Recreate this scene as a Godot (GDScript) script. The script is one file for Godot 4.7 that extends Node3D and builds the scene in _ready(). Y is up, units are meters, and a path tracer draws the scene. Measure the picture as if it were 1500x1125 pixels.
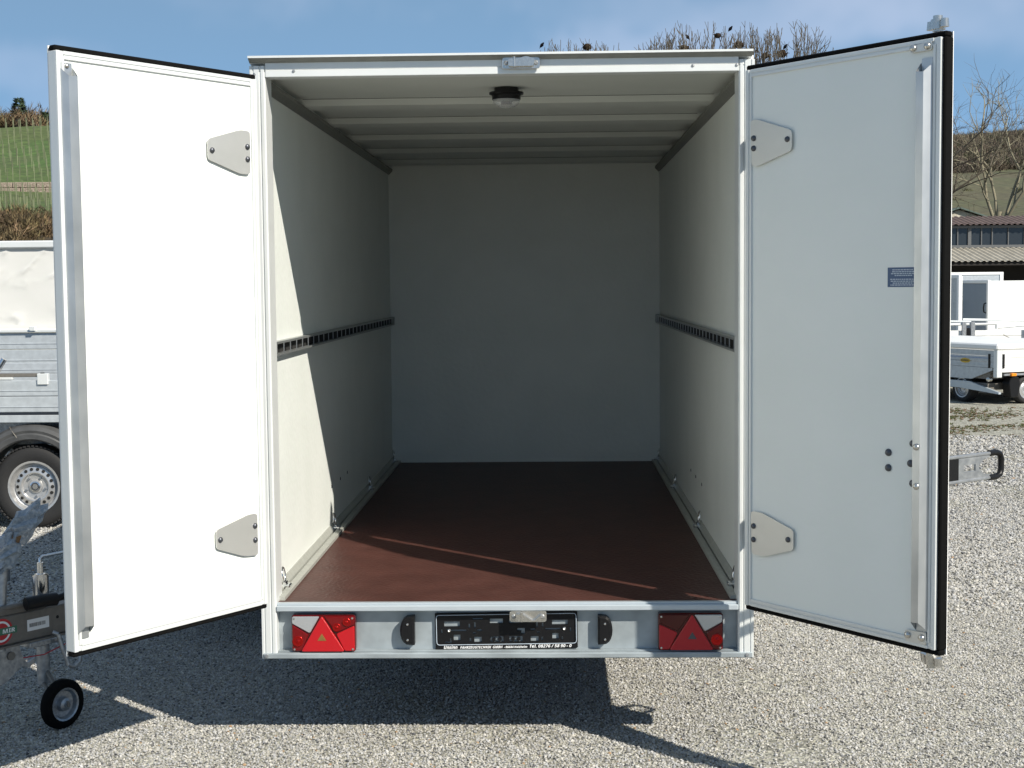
extends Node3D

# ---------------------------------------------------------------- mesh builder
class MB:
	var v := PackedVector3Array()
	var n := PackedVector3Array()
	var c := PackedColorArray()
	var xf := Transform3D()
	var col := Color(1, 1, 1)
	var colored := false

	func tri(a: Vector3, b: Vector3, d: Vector3, na: Vector3, nb: Vector3, nd: Vector3) -> void:
		a = xf * a; b = xf * b; d = xf * d
		na = (xf.basis * na).normalized(); nb = (xf.basis * nb).normalized(); nd = (xf.basis * nd).normalized()
		var g := (b - a).cross(d - a)
		if g.length_squared() < 1e-18:
			return
		if g.dot(na + nb + nd) > 0.0:
			v.append(a); v.append(d); v.append(b)
			n.append(na); n.append(nd); n.append(nb)
		else:
			v.append(a); v.append(b); v.append(d)
			n.append(na); n.append(nb); n.append(nd)
		if colored:
			c.append(col); c.append(col); c.append(col)

	func quad(a: Vector3, b: Vector3, d: Vector3, e: Vector3, nn: Vector3) -> void:
		tri(a, b, d, nn, nn, nn)
		tri(a, d, e, nn, nn, nn)

	# bevelled box: centre, size
	func box(p: Vector3, s: Vector3, bev := 0.0015) -> void:
		var h := s * 0.5
		bev = minf(bev, minf(h.x, minf(h.y, h.z)) * 0.6)
		var ax := [Vector3.RIGHT, Vector3.UP, Vector3.BACK]
		for i in 3:
			var j := (i + 1) % 3
			var k := (i + 2) % 3
			for sg in [-1.0, 1.0]:
				var o: Vector3 = p + ax[i] * (h[i] * sg)
				var u: Vector3 = ax[j] * (h[j] - bev)
				var w: Vector3 = ax[k] * (h[k] - bev)
				quad(o - u - w, o + u - w, o + u + w, o - u + w, ax[i] * sg)
			if bev > 0.0:
				for s1 in [-1.0, 1.0]:
					for s2 in [-1.0, 1.0]:
						var e1: Vector3 = p + ax[j] * (h[j] * s1) + ax[k] * ((h[k] - bev) * s2)
						var e2: Vector3 = p + ax[j] * ((h[j] - bev) * s1) + ax[k] * (h[k] * s2)
						var l: Vector3 = ax[i] * (h[i] - bev)
						quad(e1 - l, e1 + l, e2 + l, e2 - l, (ax[j] * s1 + ax[k] * s2).normalized())
		if bev > 0.0:
			for sx in [-1.0, 1.0]:
				for sy in [-1.0, 1.0]:
					for sz in [-1.0, 1.0]:
						var q := Vector3(sx, sy, sz)
						var b0 := p + q * Vector3(h.x, h.y - bev, h.z - bev)
						var b1 := p + q * Vector3(h.x - bev, h.y, h.z - bev)
						var b2 := p + q * Vector3(h.x - bev, h.y - bev, h.z)
						var nn: Vector3 = q.normalized()
						tri(b0, b1, b2, nn, nn, nn)

	# box from two corners
	func bb(a: Vector3, b: Vector3, bev := 0.0015) -> void:
		box((a + b) * 0.5, (b - a).abs(), bev)

	func cyl(a: Vector3, b: Vector3, ra: float, rb := -1.0, seg := 12, caps := true) -> void:
		if rb < 0.0:
			rb = ra
		var d := (b - a).normalized()
		var u := d.cross(Vector3.UP if absf(d.y) < 0.9 else Vector3.RIGHT).normalized()
		var w := d.cross(u)
		for i in seg:
			var t0 := TAU * i / seg
			var t1 := TAU * (i + 1) / seg
			var n0 := u * cos(t0) + w * sin(t0)
			var n1 := u * cos(t1) + w * sin(t1)
			tri(a + n0 * ra, a + n1 * ra, b + n1 * rb, n0, n1, n1)
			tri(a + n0 * ra, b + n1 * rb, b + n0 * rb, n0, n1, n0)
			if caps:
				tri(a, a + n0 * ra, a + n1 * ra, -d, -d, -d)
				tri(b, b + n0 * rb, b + n1 * rb, d, d, d)

	# surface of revolution; profile of (radius, height along axis)
	func lathe(o: Vector3, axis: Vector3, prof: Array, seg := 20, smooth := false) -> void:
		var d := axis.normalized()
		var u := d.cross(Vector3.UP if absf(d.y) < 0.9 else Vector3.RIGHT).normalized()
		var w := d.cross(u)
		var m := prof.size()
		var ns := []
		for i in m - 1:
			var e: Vector2 = prof[i + 1] - prof[i]
			ns.append(Vector2(e.y, -e.x).normalized())
		for i in m - 1:
			var p0: Vector2 = prof[i]
			var p1: Vector2 = prof[i + 1]
			var k0: Vector2 = ns[i]
			var k1: Vector2 = ns[i]
			if smooth:
				if i > 0:
					k0 = (ns[i - 1] + ns[i]).normalized()
				if i < m - 2:
					k1 = (ns[i + 1] + ns[i]).normalized()
			for j in seg:
				var t0 := TAU * j / seg
				var t1 := TAU * (j + 1) / seg
				var r0 := u * cos(t0) + w * sin(t0)
				var r1 := u * cos(t1) + w * sin(t1)
				var a := o + r0 * p0.x + d * p0.y
				var b := o + r1 * p0.x + d * p0.y
				var e := o + r1 * p1.x + d * p1.y
				var f := o + r0 * p1.x + d * p1.y
				tri(a, b, e, r0 * k0.x + d * k0.y, r1 * k0.x + d * k0.y, r1 * k1.x + d * k1.y)
				tri(a, e, f, r0 * k0.x + d * k0.y, r1 * k1.x + d * k1.y, r0 * k1.x + d * k1.y)

	# polygon in x/y pushed from z0 to z1; chamfer cap at z1
	func extrude(poly: PackedVector2Array, z0: float, z1: float, cham := 0.0) -> void:
		if Geometry2D.is_polygon_clockwise(poly):
			poly = poly.duplicate()
			poly.reverse()
		var top := poly
		if cham > 0.0:
			var off := Geometry2D.offset_polygon(poly, -cham)
			if off.size() == 1 and off[0].size() == poly.size():
				top = off[0]
				# align starts
				var best := 0
				for i in top.size():
					if top[i].distance_to(poly[0]) < top[best].distance_to(poly[0]):
						best = i
				var al := PackedVector2Array()
				for i in top.size():
					al.append(top[(i + best) % top.size()])
				top = al
				if Geometry2D.is_polygon_clockwise(top):
					top = poly
			else:
				cham = 0.0
		var zs := z1 - signf(z1 - z0) * cham
		var dz := Vector3(0, 0, signf(z1 - z0))
		for pair in [[poly, z0, -dz], [top, z1, dz]]:
			var idx := Geometry2D.triangulate_polygon(pair[0])
			for i in range(0, idx.size(), 3):
				var a: Vector2 = pair[0][idx[i]]
				var b: Vector2 = pair[0][idx[i + 1]]
				var d: Vector2 = pair[0][idx[i + 2]]
				tri(Vector3(a.x, a.y, pair[1]), Vector3(b.x, b.y, pair[1]), Vector3(d.x, d.y, pair[1]), pair[2], pair[2], pair[2])
		for i in poly.size():
			var a := poly[i]
			var b := poly[(i + 1) % poly.size()]
			var e := (b - a).normalized()
			var nn := Vector3(e.y, -e.x, 0)
			quad(Vector3(a.x, a.y, z0), Vector3(b.x, b.y, z0), Vector3(b.x, b.y, zs), Vector3(a.x, a.y, zs), nn)
			if cham > 0.0:
				var a2 := top[i]
				var b2 := top[(i + 1) % poly.size()]
				quad(Vector3(a.x, a.y, zs), Vector3(b.x, b.y, zs), Vector3(b2.x, b2.y, z1), Vector3(a2.x, a2.y, z1), (nn + dz).normalized())

	func tube(pts: Array, r: float, seg := 6, closed := false, r1 := -1.0) -> void:
		var m := pts.size()
		var rings := []
		var nrm := []
		var u := Vector3.ZERO
		for i in m:
			var d: Vector3
			if closed:
				d = (pts[(i + 1) % m] - pts[(i + m - 1) % m]).normalized()
			else:
				d = (pts[mini(i + 1, m - 1)] - pts[maxi(i - 1, 0)]).normalized()
			if u == Vector3.ZERO:
				u = d.cross(Vector3.UP if absf(d.y) < 0.9 else Vector3.RIGHT).normalized()
			else:
				u = (u - d * u.dot(d)).normalized()
			var w := d.cross(u)
			var ring := []
			var nr := []
			var rr := r if r1 < 0.0 else lerpf(r, r1, float(i) / (m - 1))
			for j in seg:
				var t := TAU * j / seg
				var q := u * cos(t) + w * sin(t)
				ring.append(pts[i] + q * rr)
				nr.append(q)
			rings.append(ring)
			nrm.append(nr)
		var last := m if closed else m - 1
		for i in last:
			var k := (i + 1) % m
			for j in seg:
				var j2 := (j + 1) % seg
				tri(rings[i][j], rings[i][j2], rings[k][j2], nrm[i][j], nrm[i][j2], nrm[k][j2])
				tri(rings[i][j], rings[k][j2], rings[k][j], nrm[i][j], nrm[k][j2], nrm[k][j])
		if not closed:
			for e in [0, m - 1]:
				var d: Vector3 = (pts[1] - pts[0]).normalized() * -1.0 if e == 0 else (pts[m - 1] - pts[m - 2]).normalized()
				for j in range(1, seg - 1):
					tri(rings[e][0], rings[e][j], rings[e][j + 1], d, d, d)

	func dome(o: Vector3, axis: Vector3, r: float, h: float, seg := 12) -> void:
		var pr := []
		for i in 6:
			var t := i / 5.0 * PI * 0.5
			pr.append(Vector2(r * cos(t), h * sin(t)))
		lathe(o, axis, pr, seg, true)

	# lump: subdivided icosahedron pushed about by a noise
	func lump(o: Vector3, s: Vector3, rng: RandomNumberGenerator, rough := 0.2, seg := 7, rings := 5) -> void:
		var pts := []
		for i in rings + 1:
			var row := []
			var th := PI * i / rings
			for j in seg:
				var ph := TAU * j / seg
				var k := 1.0 + rng.randf_range(-rough, rough)
				if i == 0 or i == rings:
					k = 1.0
				row.append(o + Vector3(sin(th) * cos(ph), cos(th), sin(th) * sin(ph)) * s * k)
			pts.append(row)
		for i in rings:
			for j in seg:
				var a: Vector3 = pts[i][j]
				var b: Vector3 = pts[i][(j + 1) % seg]
				var d: Vector3 = pts[i + 1][(j + 1) % seg]
				var e: Vector3 = pts[i + 1][j]
				tri(a, b, d, ((a - o) / s).normalized(), ((b - o) / s).normalized(), ((d - o) / s).normalized())
				tri(a, d, e, ((a - o) / s).normalized(), ((d - o) / s).normalized(), ((e - o) / s).normalized())

	# sheet with rectangular holes, front at z = t
	func holed(x0: float, y0: float, x1: float, y1: float, holes: Array, t: float) -> void:
		var xs := [x0, x1]
		var ys := [y0, y1]
		for h in holes:
			for q in [h.position.x, h.end.x]:
				if not xs.has(q):
					xs.append(q)
			for q in [h.position.y, h.end.y]:
				if not ys.has(q):
					ys.append(q)
		xs.sort()
		ys.sort()
		var solid := []
		for i in xs.size() - 1:
			var row := []
			for j in ys.size() - 1:
				var m := Vector2((xs[i] + xs[i + 1]) * 0.5, (ys[j] + ys[j + 1]) * 0.5)
				var ok := true
				for h in holes:
					if h.has_point(m):
						ok = false
						break
				row.append(ok)
			solid.append(row)
		for i in solid.size():
			for j in solid[i].size():
				if not solid[i][j]:
					continue
				var a: float = xs[i]
				var b: float = xs[i + 1]
				var e: float = ys[j]
				var f: float = ys[j + 1]
				quad(Vector3(a, e, t), Vector3(b, e, t), Vector3(b, f, t), Vector3(a, f, t), Vector3.BACK)
				quad(Vector3(a, e, 0), Vector3(b, e, 0), Vector3(b, f, 0), Vector3(a, f, 0), Vector3.FORWARD)
				if i == 0 or not solid[i - 1][j]:
					quad(Vector3(a, e, 0), Vector3(a, f, 0), Vector3(a, f, t), Vector3(a, e, t), Vector3.LEFT)
				if i == solid.size() - 1 or not solid[i + 1][j]:
					quad(Vector3(b, e, 0), Vector3(b, f, 0), Vector3(b, f, t), Vector3(b, e, t), Vector3.RIGHT)
				if j == 0 or not solid[i][j - 1]:
					quad(Vector3(a, e, 0), Vector3(b, e, 0), Vector3(b, e, t), Vector3(a, e, t), Vector3.DOWN)
				if j == solid[i].size() - 1 or not solid[i][j + 1]:
					quad(Vector3(a, f, 0), Vector3(b, f, 0), Vector3(b, f, t), Vector3(a, f, t), Vector3.UP)

	func mesh(m: Material) -> ArrayMesh:
		var arr := []
		arr.resize(Mesh.ARRAY_MAX)
		arr[Mesh.ARRAY_VERTEX] = v
		arr[Mesh.ARRAY_NORMAL] = n
		if colored:
			arr[Mesh.ARRAY_COLOR] = c
		var am := ArrayMesh.new()
		am.add_surface_from_arrays(Mesh.PRIMITIVE_TRIANGLES, arr)
		am.surface_set_material(0, m)
		return am


# ---------------------------------------------------------------- scene helpers
const FL := 0.57          # height of the trailer's floor
var M := {}
var used := {}

func rounded(pts: Array, r: float, k := 3) -> PackedVector2Array:
	var out := PackedVector2Array()
	var m := pts.size()
	for i in m:
		var p: Vector2 = pts[i]
		var a: Vector2 = pts[(i + m - 1) % m]
		var b: Vector2 = pts[(i + 1) % m]
		var ra := minf(r, p.distance_to(a) * 0.45)
		var rb := minf(r, p.distance_to(b) * 0.45)
		var s := p + (a - p).normalized() * ra
		var e := p + (b - p).normalized() * rb
		for j in k + 1:
			var t := float(j) / k
			out.append(s.lerp(p, t).lerp(p.lerp(e, t), t))
	return out

func rect(x0: float, y0: float, x1: float, y1: float) -> Array:
	return [Vector2(x0, y0), Vector2(x1, y0), Vector2(x1, y1), Vector2(x0, y1)]

func numbered(called: String) -> String:
	if not used.has(called):
		used[called] = 0
		return called
	used[called] += 1
	return "%s_%03d" % [called, used[called]]

func tag(o: Node3D, label: String, category: String, group := "", kind := "") -> void:
	o.set_meta("label", label)
	o.set_meta("category", category)
	if group:
		o.set_meta("group", group)
	if kind:
		o.set_meta("kind", kind)

func thing(called: String, label: String, category: String, at := Vector3.ZERO, turn := 0.0, group := "") -> Node3D:
	var o := Node3D.new()
	o.name = numbered(called)
	add_child(o)
	o.position = at
	o.rotation.y = turn
	tag(o, label, category, group)
	return o

func part(parent: Node3D, called: String, mb: MB, m: Material, label := "") -> MeshInstance3D:
	var o := MeshInstance3D.new()
	o.name = called
	o.mesh = mb.mesh(m)
	parent.add_child(o, true)
	if label:
		o.set_meta("label", label)
	return o

func single(called: String, mb: MB, m: Material, label: String, category: String, group := "", kind := "") -> MeshInstance3D:
	var o := MeshInstance3D.new()
	o.name = numbered(called)
	o.mesh = mb.mesh(m)
	add_child(o)
	tag(o, label, category, group, kind)
	return o

func structure(called: String, mb: MB, m: Material) -> MeshInstance3D:
	var o := MeshInstance3D.new()
	o.name = numbered(called)
	o.mesh = mb.mesh(m)
	add_child(o)
	o.set_meta("kind", "structure")
	return o

func up(y := FL) -> MB:
	var b := MB.new()
	b.xf = Transform3D(Basis(), Vector3(0, y, 0))
	return b

func noise_tex(sd: int, freq: float, lo: Color, hi: Color, size := 512, oct := 4, kind := FastNoiseLite.TYPE_SIMPLEX_SMOOTH, mid := 0.5) -> NoiseTexture2D:
	var f := FastNoiseLite.new()
	f.seed = sd
	f.frequency = freq
	f.noise_type = kind
	f.fractal_octaves = oct
	var t := NoiseTexture2D.new()
	t.width = size
	t.height = size
	t.seamless = true
	t.noise = f
	var g := Gradient.new()
	g.offsets = PackedFloat32Array([0.0, mid, 1.0])
	g.colors = PackedColorArray([lo, lo.lerp(hi, 0.5), hi])
	t.color_ramp = g
	return t

func normal_tex(sd: int, freq: float, strength: float, size := 512, oct := 4, kind := FastNoiseLite.TYPE_SIMPLEX_SMOOTH) -> NoiseTexture2D:
	var f := FastNoiseLite.new()
	f.seed = sd
	f.frequency = freq
	f.noise_type = kind
	f.fractal_octaves = oct
	var t := NoiseTexture2D.new()
	t.width = size
	t.height = size
	t.seamless = true
	t.noise = f
	t.as_normal_map = true
	t.bump_strength = strength
	return t

# a material from a linear base colour
func mat(called: String, col: Color, rough: float, metal := 0.0, tex: Texture2D = null, scale := Vector3.ONE, nrm: Texture2D = null, ns := 0.3) -> StandardMaterial3D:
	var m := StandardMaterial3D.new()
	m.resource_name = called
	m.albedo_color = col.linear_to_srgb()
	m.roughness = rough
	m.metallic = metal
	if tex or nrm:
		m.uv1_triplanar = true
		m.uv1_scale = scale
	if tex:
		m.albedo_texture = tex
	if nrm:
		m.normal_enabled = true
		m.normal_texture = nrm
		m.normal_scale = ns
	M[called] = m
	return m

func letters(s: String, height: float, width: float, slant: float, m: Material, bold := true) -> ArrayMesh:
	var f := SystemFont.new()
	f.font_names = PackedStringArray(["Droid Sans"])
	f.font_weight = 700 if bold else 400
	var t := TextMesh.new()
	t.text = s
	t.font = f
	t.font_size = 48
	t.pixel_size = 0.01
	t.depth = 0.02
	t.curve_step = 2.0
	var ar := t.get_mesh_arrays()
	var vs: PackedVector3Array = ar[Mesh.ARRAY_VERTEX]
	var lo := Vector3(1e9, 1e9, 1e9)
	var hi := -lo
	for p in vs:
		lo = lo.min(p)
		hi = hi.max(p)
	var k := Vector3(width / maxf(hi.x - lo.x, 1e-5), height / maxf(hi.y - lo.y, 1e-5), 0.0008 / maxf(hi.z - lo.z, 1e-5))
	for i in vs.size():
		var p := (vs[i] - lo) * k
		p.x += p.y * slant
		vs[i] = p
	ar[Mesh.ARRAY_VERTEX] = vs
	var am := ArrayMesh.new()
	am.add_surface_from_arrays(Mesh.PRIMITIVE_TRIANGLES, ar)
	am.surface_set_material(0, m)
	return am

func lettering(parent: Node3D, s: String, at: Transform3D, height: float, width: float, slant := 0.0) -> void:
	var o := MeshInstance3D.new()
	o.name = "lettering"
	o.mesh = letters(s, height, width, slant, M.print_white)
	o.transform = at
	parent.add_child(o, true)


# ---------------------------------------------------------------- materials
func materials() -> void:
	var fine := noise_tex(1, 0.02, Color(0.9, 0.9, 0.9), Color(1, 1, 1), 512, 5)
	var blotch := noise_tex(2, 0.008, Color(0.78, 0.78, 0.78), Color(1, 1, 1), 512, 4)
	var soft := noise_tex(9, 0.006, Color(0.972, 0.975, 0.972), Color(1, 1, 1), 512, 3)
	var spangle := noise_tex(3, 0.03, Color(0.72, 0.73, 0.75), Color(1, 1, 1), 512, 2, FastNoiseLite.TYPE_CELLULAR)
	var peel := normal_tex(4, 0.06, 2.0, 512, 2)
	var grainy := normal_tex(5, 0.15, 6.0, 512, 3)
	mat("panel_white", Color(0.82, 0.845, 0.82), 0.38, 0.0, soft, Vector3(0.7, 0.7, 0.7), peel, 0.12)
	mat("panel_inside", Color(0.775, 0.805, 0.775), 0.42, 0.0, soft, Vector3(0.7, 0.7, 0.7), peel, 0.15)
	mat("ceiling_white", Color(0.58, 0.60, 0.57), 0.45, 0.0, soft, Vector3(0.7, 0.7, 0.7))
	mat("aluminium", Color(0.72, 0.74, 0.74), 0.42, 0.25, soft, Vector3(1.5, 1.5, 1.5))
	mat("aluminium_dull", Color(0.24, 0.245, 0.225), 0.55, 0.3, fine, Vector3(1.5, 1.5, 1.5))
	mat("floor_rail_alu", Color(0.42, 0.43, 0.395), 0.5, 0.2, fine, Vector3(2, 2, 2))
	mat("sill_alu", Color(0.50, 0.555, 0.60), 0.4, 0.35, soft, Vector3(2, 2, 2))
	mat("anodised", Color(0.44, 0.495, 0.525), 0.45, 0.35, blotch, Vector3(1.2, 1.2, 1.2), peel, 0.06)
	mat("galvanised", Color(0.55, 0.56, 0.56), 0.42, 0.75, spangle, Vector3(3, 3, 3))
	mat("hinge_steel", Color(0.68, 0.675, 0.65), 0.5, 0.8, soft, Vector3(3, 3, 3))
	mat("stainless", Color(0.66, 0.64, 0.60), 0.25, 0.9, fine, Vector3(6, 6, 6))
	mat("chrome", Color(0.75, 0.76, 0.78), 0.14, 1.0)
	mat("rubber", Color(0.007, 0.007, 0.007), 0.7, 0.0, fine, Vector3(4, 4, 4))
	M.rubber.metallic_specular = 0.15
	mat("black_plastic", Color(0.009, 0.009, 0.010), 0.36, 0.0, fine, Vector3(8, 8, 8), grainy, 0.12)
	M.black_plastic.metallic_specular = 0.35
	mat("bolt_dark", Color(0.10, 0.105, 0.12), 0.35, 0.7)
	mat("hole_dark", Color(0.01, 0.01, 0.01), 0.9)
	mat("rail_metal", Color(0.42, 0.44, 0.44), 0.4, 0.7, fine, Vector3(5, 5, 5))
	mat("red_lens", Color(0.13, 0.002, 0.004), 0.12)
	mat("red_reflector", Color(0.42, 0.006, 0.010), 0.28, 0.0, null, Vector3(40, 40, 40), normal_tex(7, 0.08, 8.0, 256, 1, FastNoiseLite.TYPE_CELLULAR), 0.5)
	mat("red_dark", Color(0.07, 0.002, 0.003), 0.1)
	mat("red_hot", Color(0.50, 0.016, 0.014), 0.22, 0.85)
	mat("clear_lens", Color(0.55, 0.57, 0.6), 0.12, 0.6, null, Vector3(30, 30, 30), normal_tex(8, 0.02, 6.0, 256, 2), 0.4)
	mat("gold", Color(0.45, 0.30, 0.10), 0.3, 0.8)
	mat("print_white", Color(0.8, 0.8, 0.8), 0.5)
	mat("sticker_blue", Color(0.035, 0.085, 0.19), 0.4)
	mat("sticker_line", Color(0.45, 0.52, 0.6), 0.5)
	mat("sticker_white", Color(0.78, 0.78, 0.78), 0.5)
	mat("ink", Color(0.03, 0.03, 0.03), 0.5)
	mat("sign_red", Color(0.45, 0.02, 0.03), 0.4)
	mat("sign_green", Color(0.05, 0.16, 0.10), 0.4)
	mat("cable_red", Color(0.35, 0.02, 0.03), 0.5)
	mat("steel_grey", Color(0.20, 0.185, 0.165), 0.5, 0.3, fine, Vector3(3, 3, 3))
	mat("zinc", Color(0.50, 0.53, 0.56), 0.32, 0.8, spangle, Vector3(5, 5, 5))
	mat("rim_silver", Color(0.60, 0.60, 0.60), 0.3, 0.65, fine, Vector3(3, 3, 3))
	mat("tyre", Color(0.018, 0.018, 0.019), 0.75, 0.0, fine, Vector3(5, 5, 5), grainy, 0.3)
	mat("mudguard", Color(0.085, 0.087, 0.09), 0.5, 0.0, blotch, Vector3(2, 2, 2), grainy, 0.1)
	mat("tarp", Color(0.66, 0.655, 0.63), 0.6, 0.0, soft, Vector3(0.8, 0.8, 0.8))
	mat("board_alu", Color(0.54, 0.58, 0.61), 0.4, 0.3, fine, Vector3(1.2, 1.2, 1.2))
	mat("board_white", Color(0.80, 0.80, 0.79), 0.45, 0.1, soft, Vector3.ONE)
	mat("white_paint", Color(0.82, 0.82, 0.81), 0.4, 0.0, soft, Vector3.ONE)
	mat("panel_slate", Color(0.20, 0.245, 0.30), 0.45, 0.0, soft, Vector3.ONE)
	mat("yellow_plate", Color(0.55, 0.36, 0.03), 0.5)
	mat("blue_stripe", Color(0.12, 0.2, 0.42), 0.5)
	mat("amber", Color(0.75, 0.24, 0.01), 0.2)
	mat("bulb_glass", Color(0.85, 0.87, 0.88), 0.06)
	M.bulb_glass.transparency = BaseMaterial3D.TRANSPARENCY_ALPHA
	M.bulb_glass.albedo_color.a = 0.28
	mat("wrap", Color(0.62, 0.67, 0.72), 0.12, 0.0, noise_tex(13, 0.03, Color(0.55, 0.6, 0.65), Color(1, 1, 1), 256, 3), Vector3(6, 6, 6), normal_tex(14, 0.03, 10.0, 256, 3), 1.0)
	M.wrap.transparency = BaseMaterial3D.TRANSPARENCY_ALPHA
	M.wrap.albedo_color.a = 0.78
	M.wrap.roughness = 0.28
	mat("tape", Color(0.22, 0.12, 0.05), 0.35)
	# brown film-faced plywood, scuffed
	mat("plywood_film", Color(0.112, 0.048, 0.039), 0.42, 0.0, scuffs(), Vector3(0.55, 0.55, 0.55), grainy, 0.10)
	M.plywood_film.metallic_specular = 0.25
	# gravel
	var st := FastNoiseLite.new()
	st.seed = 21
	st.noise_type = FastNoiseLite.TYPE_CELLULAR
	st.cellular_return_type = FastNoiseLite.RETURN_CELL_VALUE
	st.frequency = 0.06
	st.cellular_jitter = 1.0
	st.fractal_type = FastNoiseLite.FRACTAL_NONE
	var gt := NoiseTexture2D.new()
	gt.width = 1024
	gt.height = 1024
	gt.seamless = true
	gt.noise = st
	var gr := Gradient.new()
	gr.offsets = PackedFloat32Array([0.0, 0.25, 0.5, 0.75, 1.0])
	gr.colors = PackedColorArray([Color(0.50, 0.50, 0.49), Color(0.64, 0.635, 0.61), Color(0.71, 0.705, 0.675), Color(0.77, 0.765, 0.73), Color(0.88, 0.875, 0.85)])
	gt.color_ramp = gr
	var sn := FastNoiseLite.new()
	sn.seed = 21
	sn.noise_type = FastNoiseLite.TYPE_CELLULAR
	sn.cellular_return_type = FastNoiseLite.RETURN_DISTANCE
	sn.frequency = 0.06
	sn.fractal_type = FastNoiseLite.FRACTAL_NONE
	var nt := NoiseTexture2D.new()
	nt.width = 1024
	nt.height = 1024
	nt.seamless = true
	nt.noise = sn
	nt.as_normal_map = true
	nt.bump_strength = 10.0
	var gm := mat("ground_gravel", Color(1, 1, 1), 0.9, 0.0, gt, Vector3(0.9, 0.9, 0.9), nt, 0.6)
	gm.albedo_color = Color(0.87, 0.87, 0.845)
	gm.uv1_world_triplanar = true
	gm.detail_enabled = true
	gm.detail_blend_mode = BaseMaterial3D.BLEND_MODE_MUL
	gm.detail_albedo = noise_tex(23, 0.006, Color(0.89, 0.88, 0.86), Color(1, 1, 1), 512, 4)
	var sm := mat("stone", Color(1, 1, 1), 0.85)
	sm.vertex_color_use_as_albedo = true
	var hm := mat("hill_cover", Color(1, 1, 1), 0.95, 0.0, noise_tex(31, 0.03, Color(0.62, 0.62, 0.6), Color(1, 1, 1), 512, 5), Vector3(0.05, 0.05, 0.05))
	hm.vertex_color_use_as_albedo = true
	hm.uv1_world_triplanar = true
	var vm := mat("plant", Color(1, 1, 1), 0.85)
	vm.vertex_color_use_as_albedo = true
	mat("bark", Color(0.095, 0.08, 0.058), 0.9)
	mat("bark_pale", Color(0.21, 0.19, 0.13), 0.9)
	mat("nest", Color(0.035, 0.026, 0.019), 0.95)
	M.nest.metallic_specular = 0.1
	mat("crow", Color(0.004, 0.004, 0.005), 0.7)
	M.crow.metallic_specular = 0.15
	mat("roof_brown", Color(0.19, 0.135, 0.12), 0.8, 0.0, blotch, Vector3(0.4, 0.4, 0.4))
	mat("roof_cream", Color(0.50, 0.46, 0.38), 0.75, 0.0, blotch, Vector3(0.4, 0.4, 0.4))
	mat("frame_grey", Color(0.10, 0.105, 0.11), 0.7)
	mat("dark_wood", Color(0.022, 0.018, 0.016), 0.85, 0.0, blotch, Vector3(0.6, 0.6, 0.6))
	mat("pane", Color(0.025, 0.03, 0.035), 0.12)
	mat("plaster", Color(0.62, 0.58, 0.48), 0.85, 0.0, blotch, Vector3(0.3, 0.3, 0.3))
	mat("roof_green", Color(0.12, 0.17, 0.15), 0.7, 0.0, blotch, Vector3(0.3, 0.3, 0.3))
	mat("bar_steel", Color(0.62, 0.635, 0.64), 0.36, 0.75, noise_tex(41, 0.01, Color(0.86, 0.87, 0.88), Color(1, 1, 1), 512, 3), Vector3(2, 1, 2))
	mat("wall_stone", Color(0.44, 0.37, 0.31), 0.9, 0.0, noise_tex(33, 0.04, Color(0.6, 0.58, 0.55), Color(1, 1, 1), 512, 4), Vector3(0.3, 0.3, 0.3))


func _ready() -> void:
	# camera
	var cam := Camera3D.new()
	cam.name = "camera"
	add_child(cam)
	cam.transform = Transform3D(Basis(Vector3.UP, 0.0277) * Basis(Vector3.RIGHT, -0.0695) * Basis(Vector3.BACK, -0.0098), Vector3(0.1786, 1.7739, 5.3647))
	cam.fov = 29.849
	cam.near = 0.05
	cam.far = 2000.0
	# sky, sun, exposure
	var we := WorldEnvironment.new()
	we.name = "environment"
	var env := Environment.new()
	env.background_mode = Environment.BG_SKY
	var sk := ProceduralSkyMaterial.new()
	sk.sky_top_color = Color(0.14, 0.215, 0.315).linear_to_srgb()
	sk.sky_horizon_color = Color(0.205, 0.41, 0.675).linear_to_srgb()
	sk.sky_curve = 0.115
	sk.ground_bottom_color = Color(0.2, 0.19, 0.17).linear_to_srgb()
	sk.ground_horizon_color = Color(0.3, 0.32, 0.34).linear_to_srgb()
	sk.sun_angle_max = 12.0
	sk.sky_cover = clouds()
	sk.sky_cover_modulate = Color(1, 1, 1, 1)
	var sky := Sky.new()
	sky.sky_material = sk
	env.sky = sky
	env.tonemap_mode = Environment.TONE_MAPPER_LINEAR
	env.tonemap_exposure = 1.35
	env.sdfgi_enabled = true
	env.ssao_enabled = true
	env.ssil_enabled = true
	we.environment = env
	add_child(we)
	var sun := DirectionalLight3D.new()
	sun.name = "sun"
	sun.light_color = Color(1.0, 0.972, 0.92)
	sun.light_energy = 1.6
	sun.light_angular_distance = 0.5
	sun.shadow_enabled = true
	add_child(sun)
	sun.look_at_from_position(Vector3(1.06, 1.08, 1.0) * 50.0, Vector3.ZERO)
	materials()
	# setting
	ground()
	hills()
	hall()
	# things
	box_trailer()
	drawbar_trailer()
	flatbed_trailer()
	tarp_trailer()
	tipper_trailer()
	yard_trailers()
	trees()
	gravel()

# thin high cloud, as colour to add to the blue
func clouds() -> ImageTexture:
	var f := FastNoiseLite.new()
	f.seed = 5
	f.frequency = 0.017
	f.fractal_octaves = 5
	f.domain_warp_enabled = true
	f.domain_warp_amplitude = 30.0
	var im := f.get_seamless_image(1024, 512)
	var out := Image.create(1024, 512, false, Image.FORMAT_RGBA8)
	for y in 512:
		for x in 1024:
			var q: float = im.get_pixel((x + 60) % 1024, (y * 3) % 512).r
			var a := clampf((q - 0.44) * 2.2, 0.0, 1.0) * 0.24
			out.set_pixel(x, y, Color(0.80, 0.72, 0.70, a))
	return ImageTexture.create_from_image(out)


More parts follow.
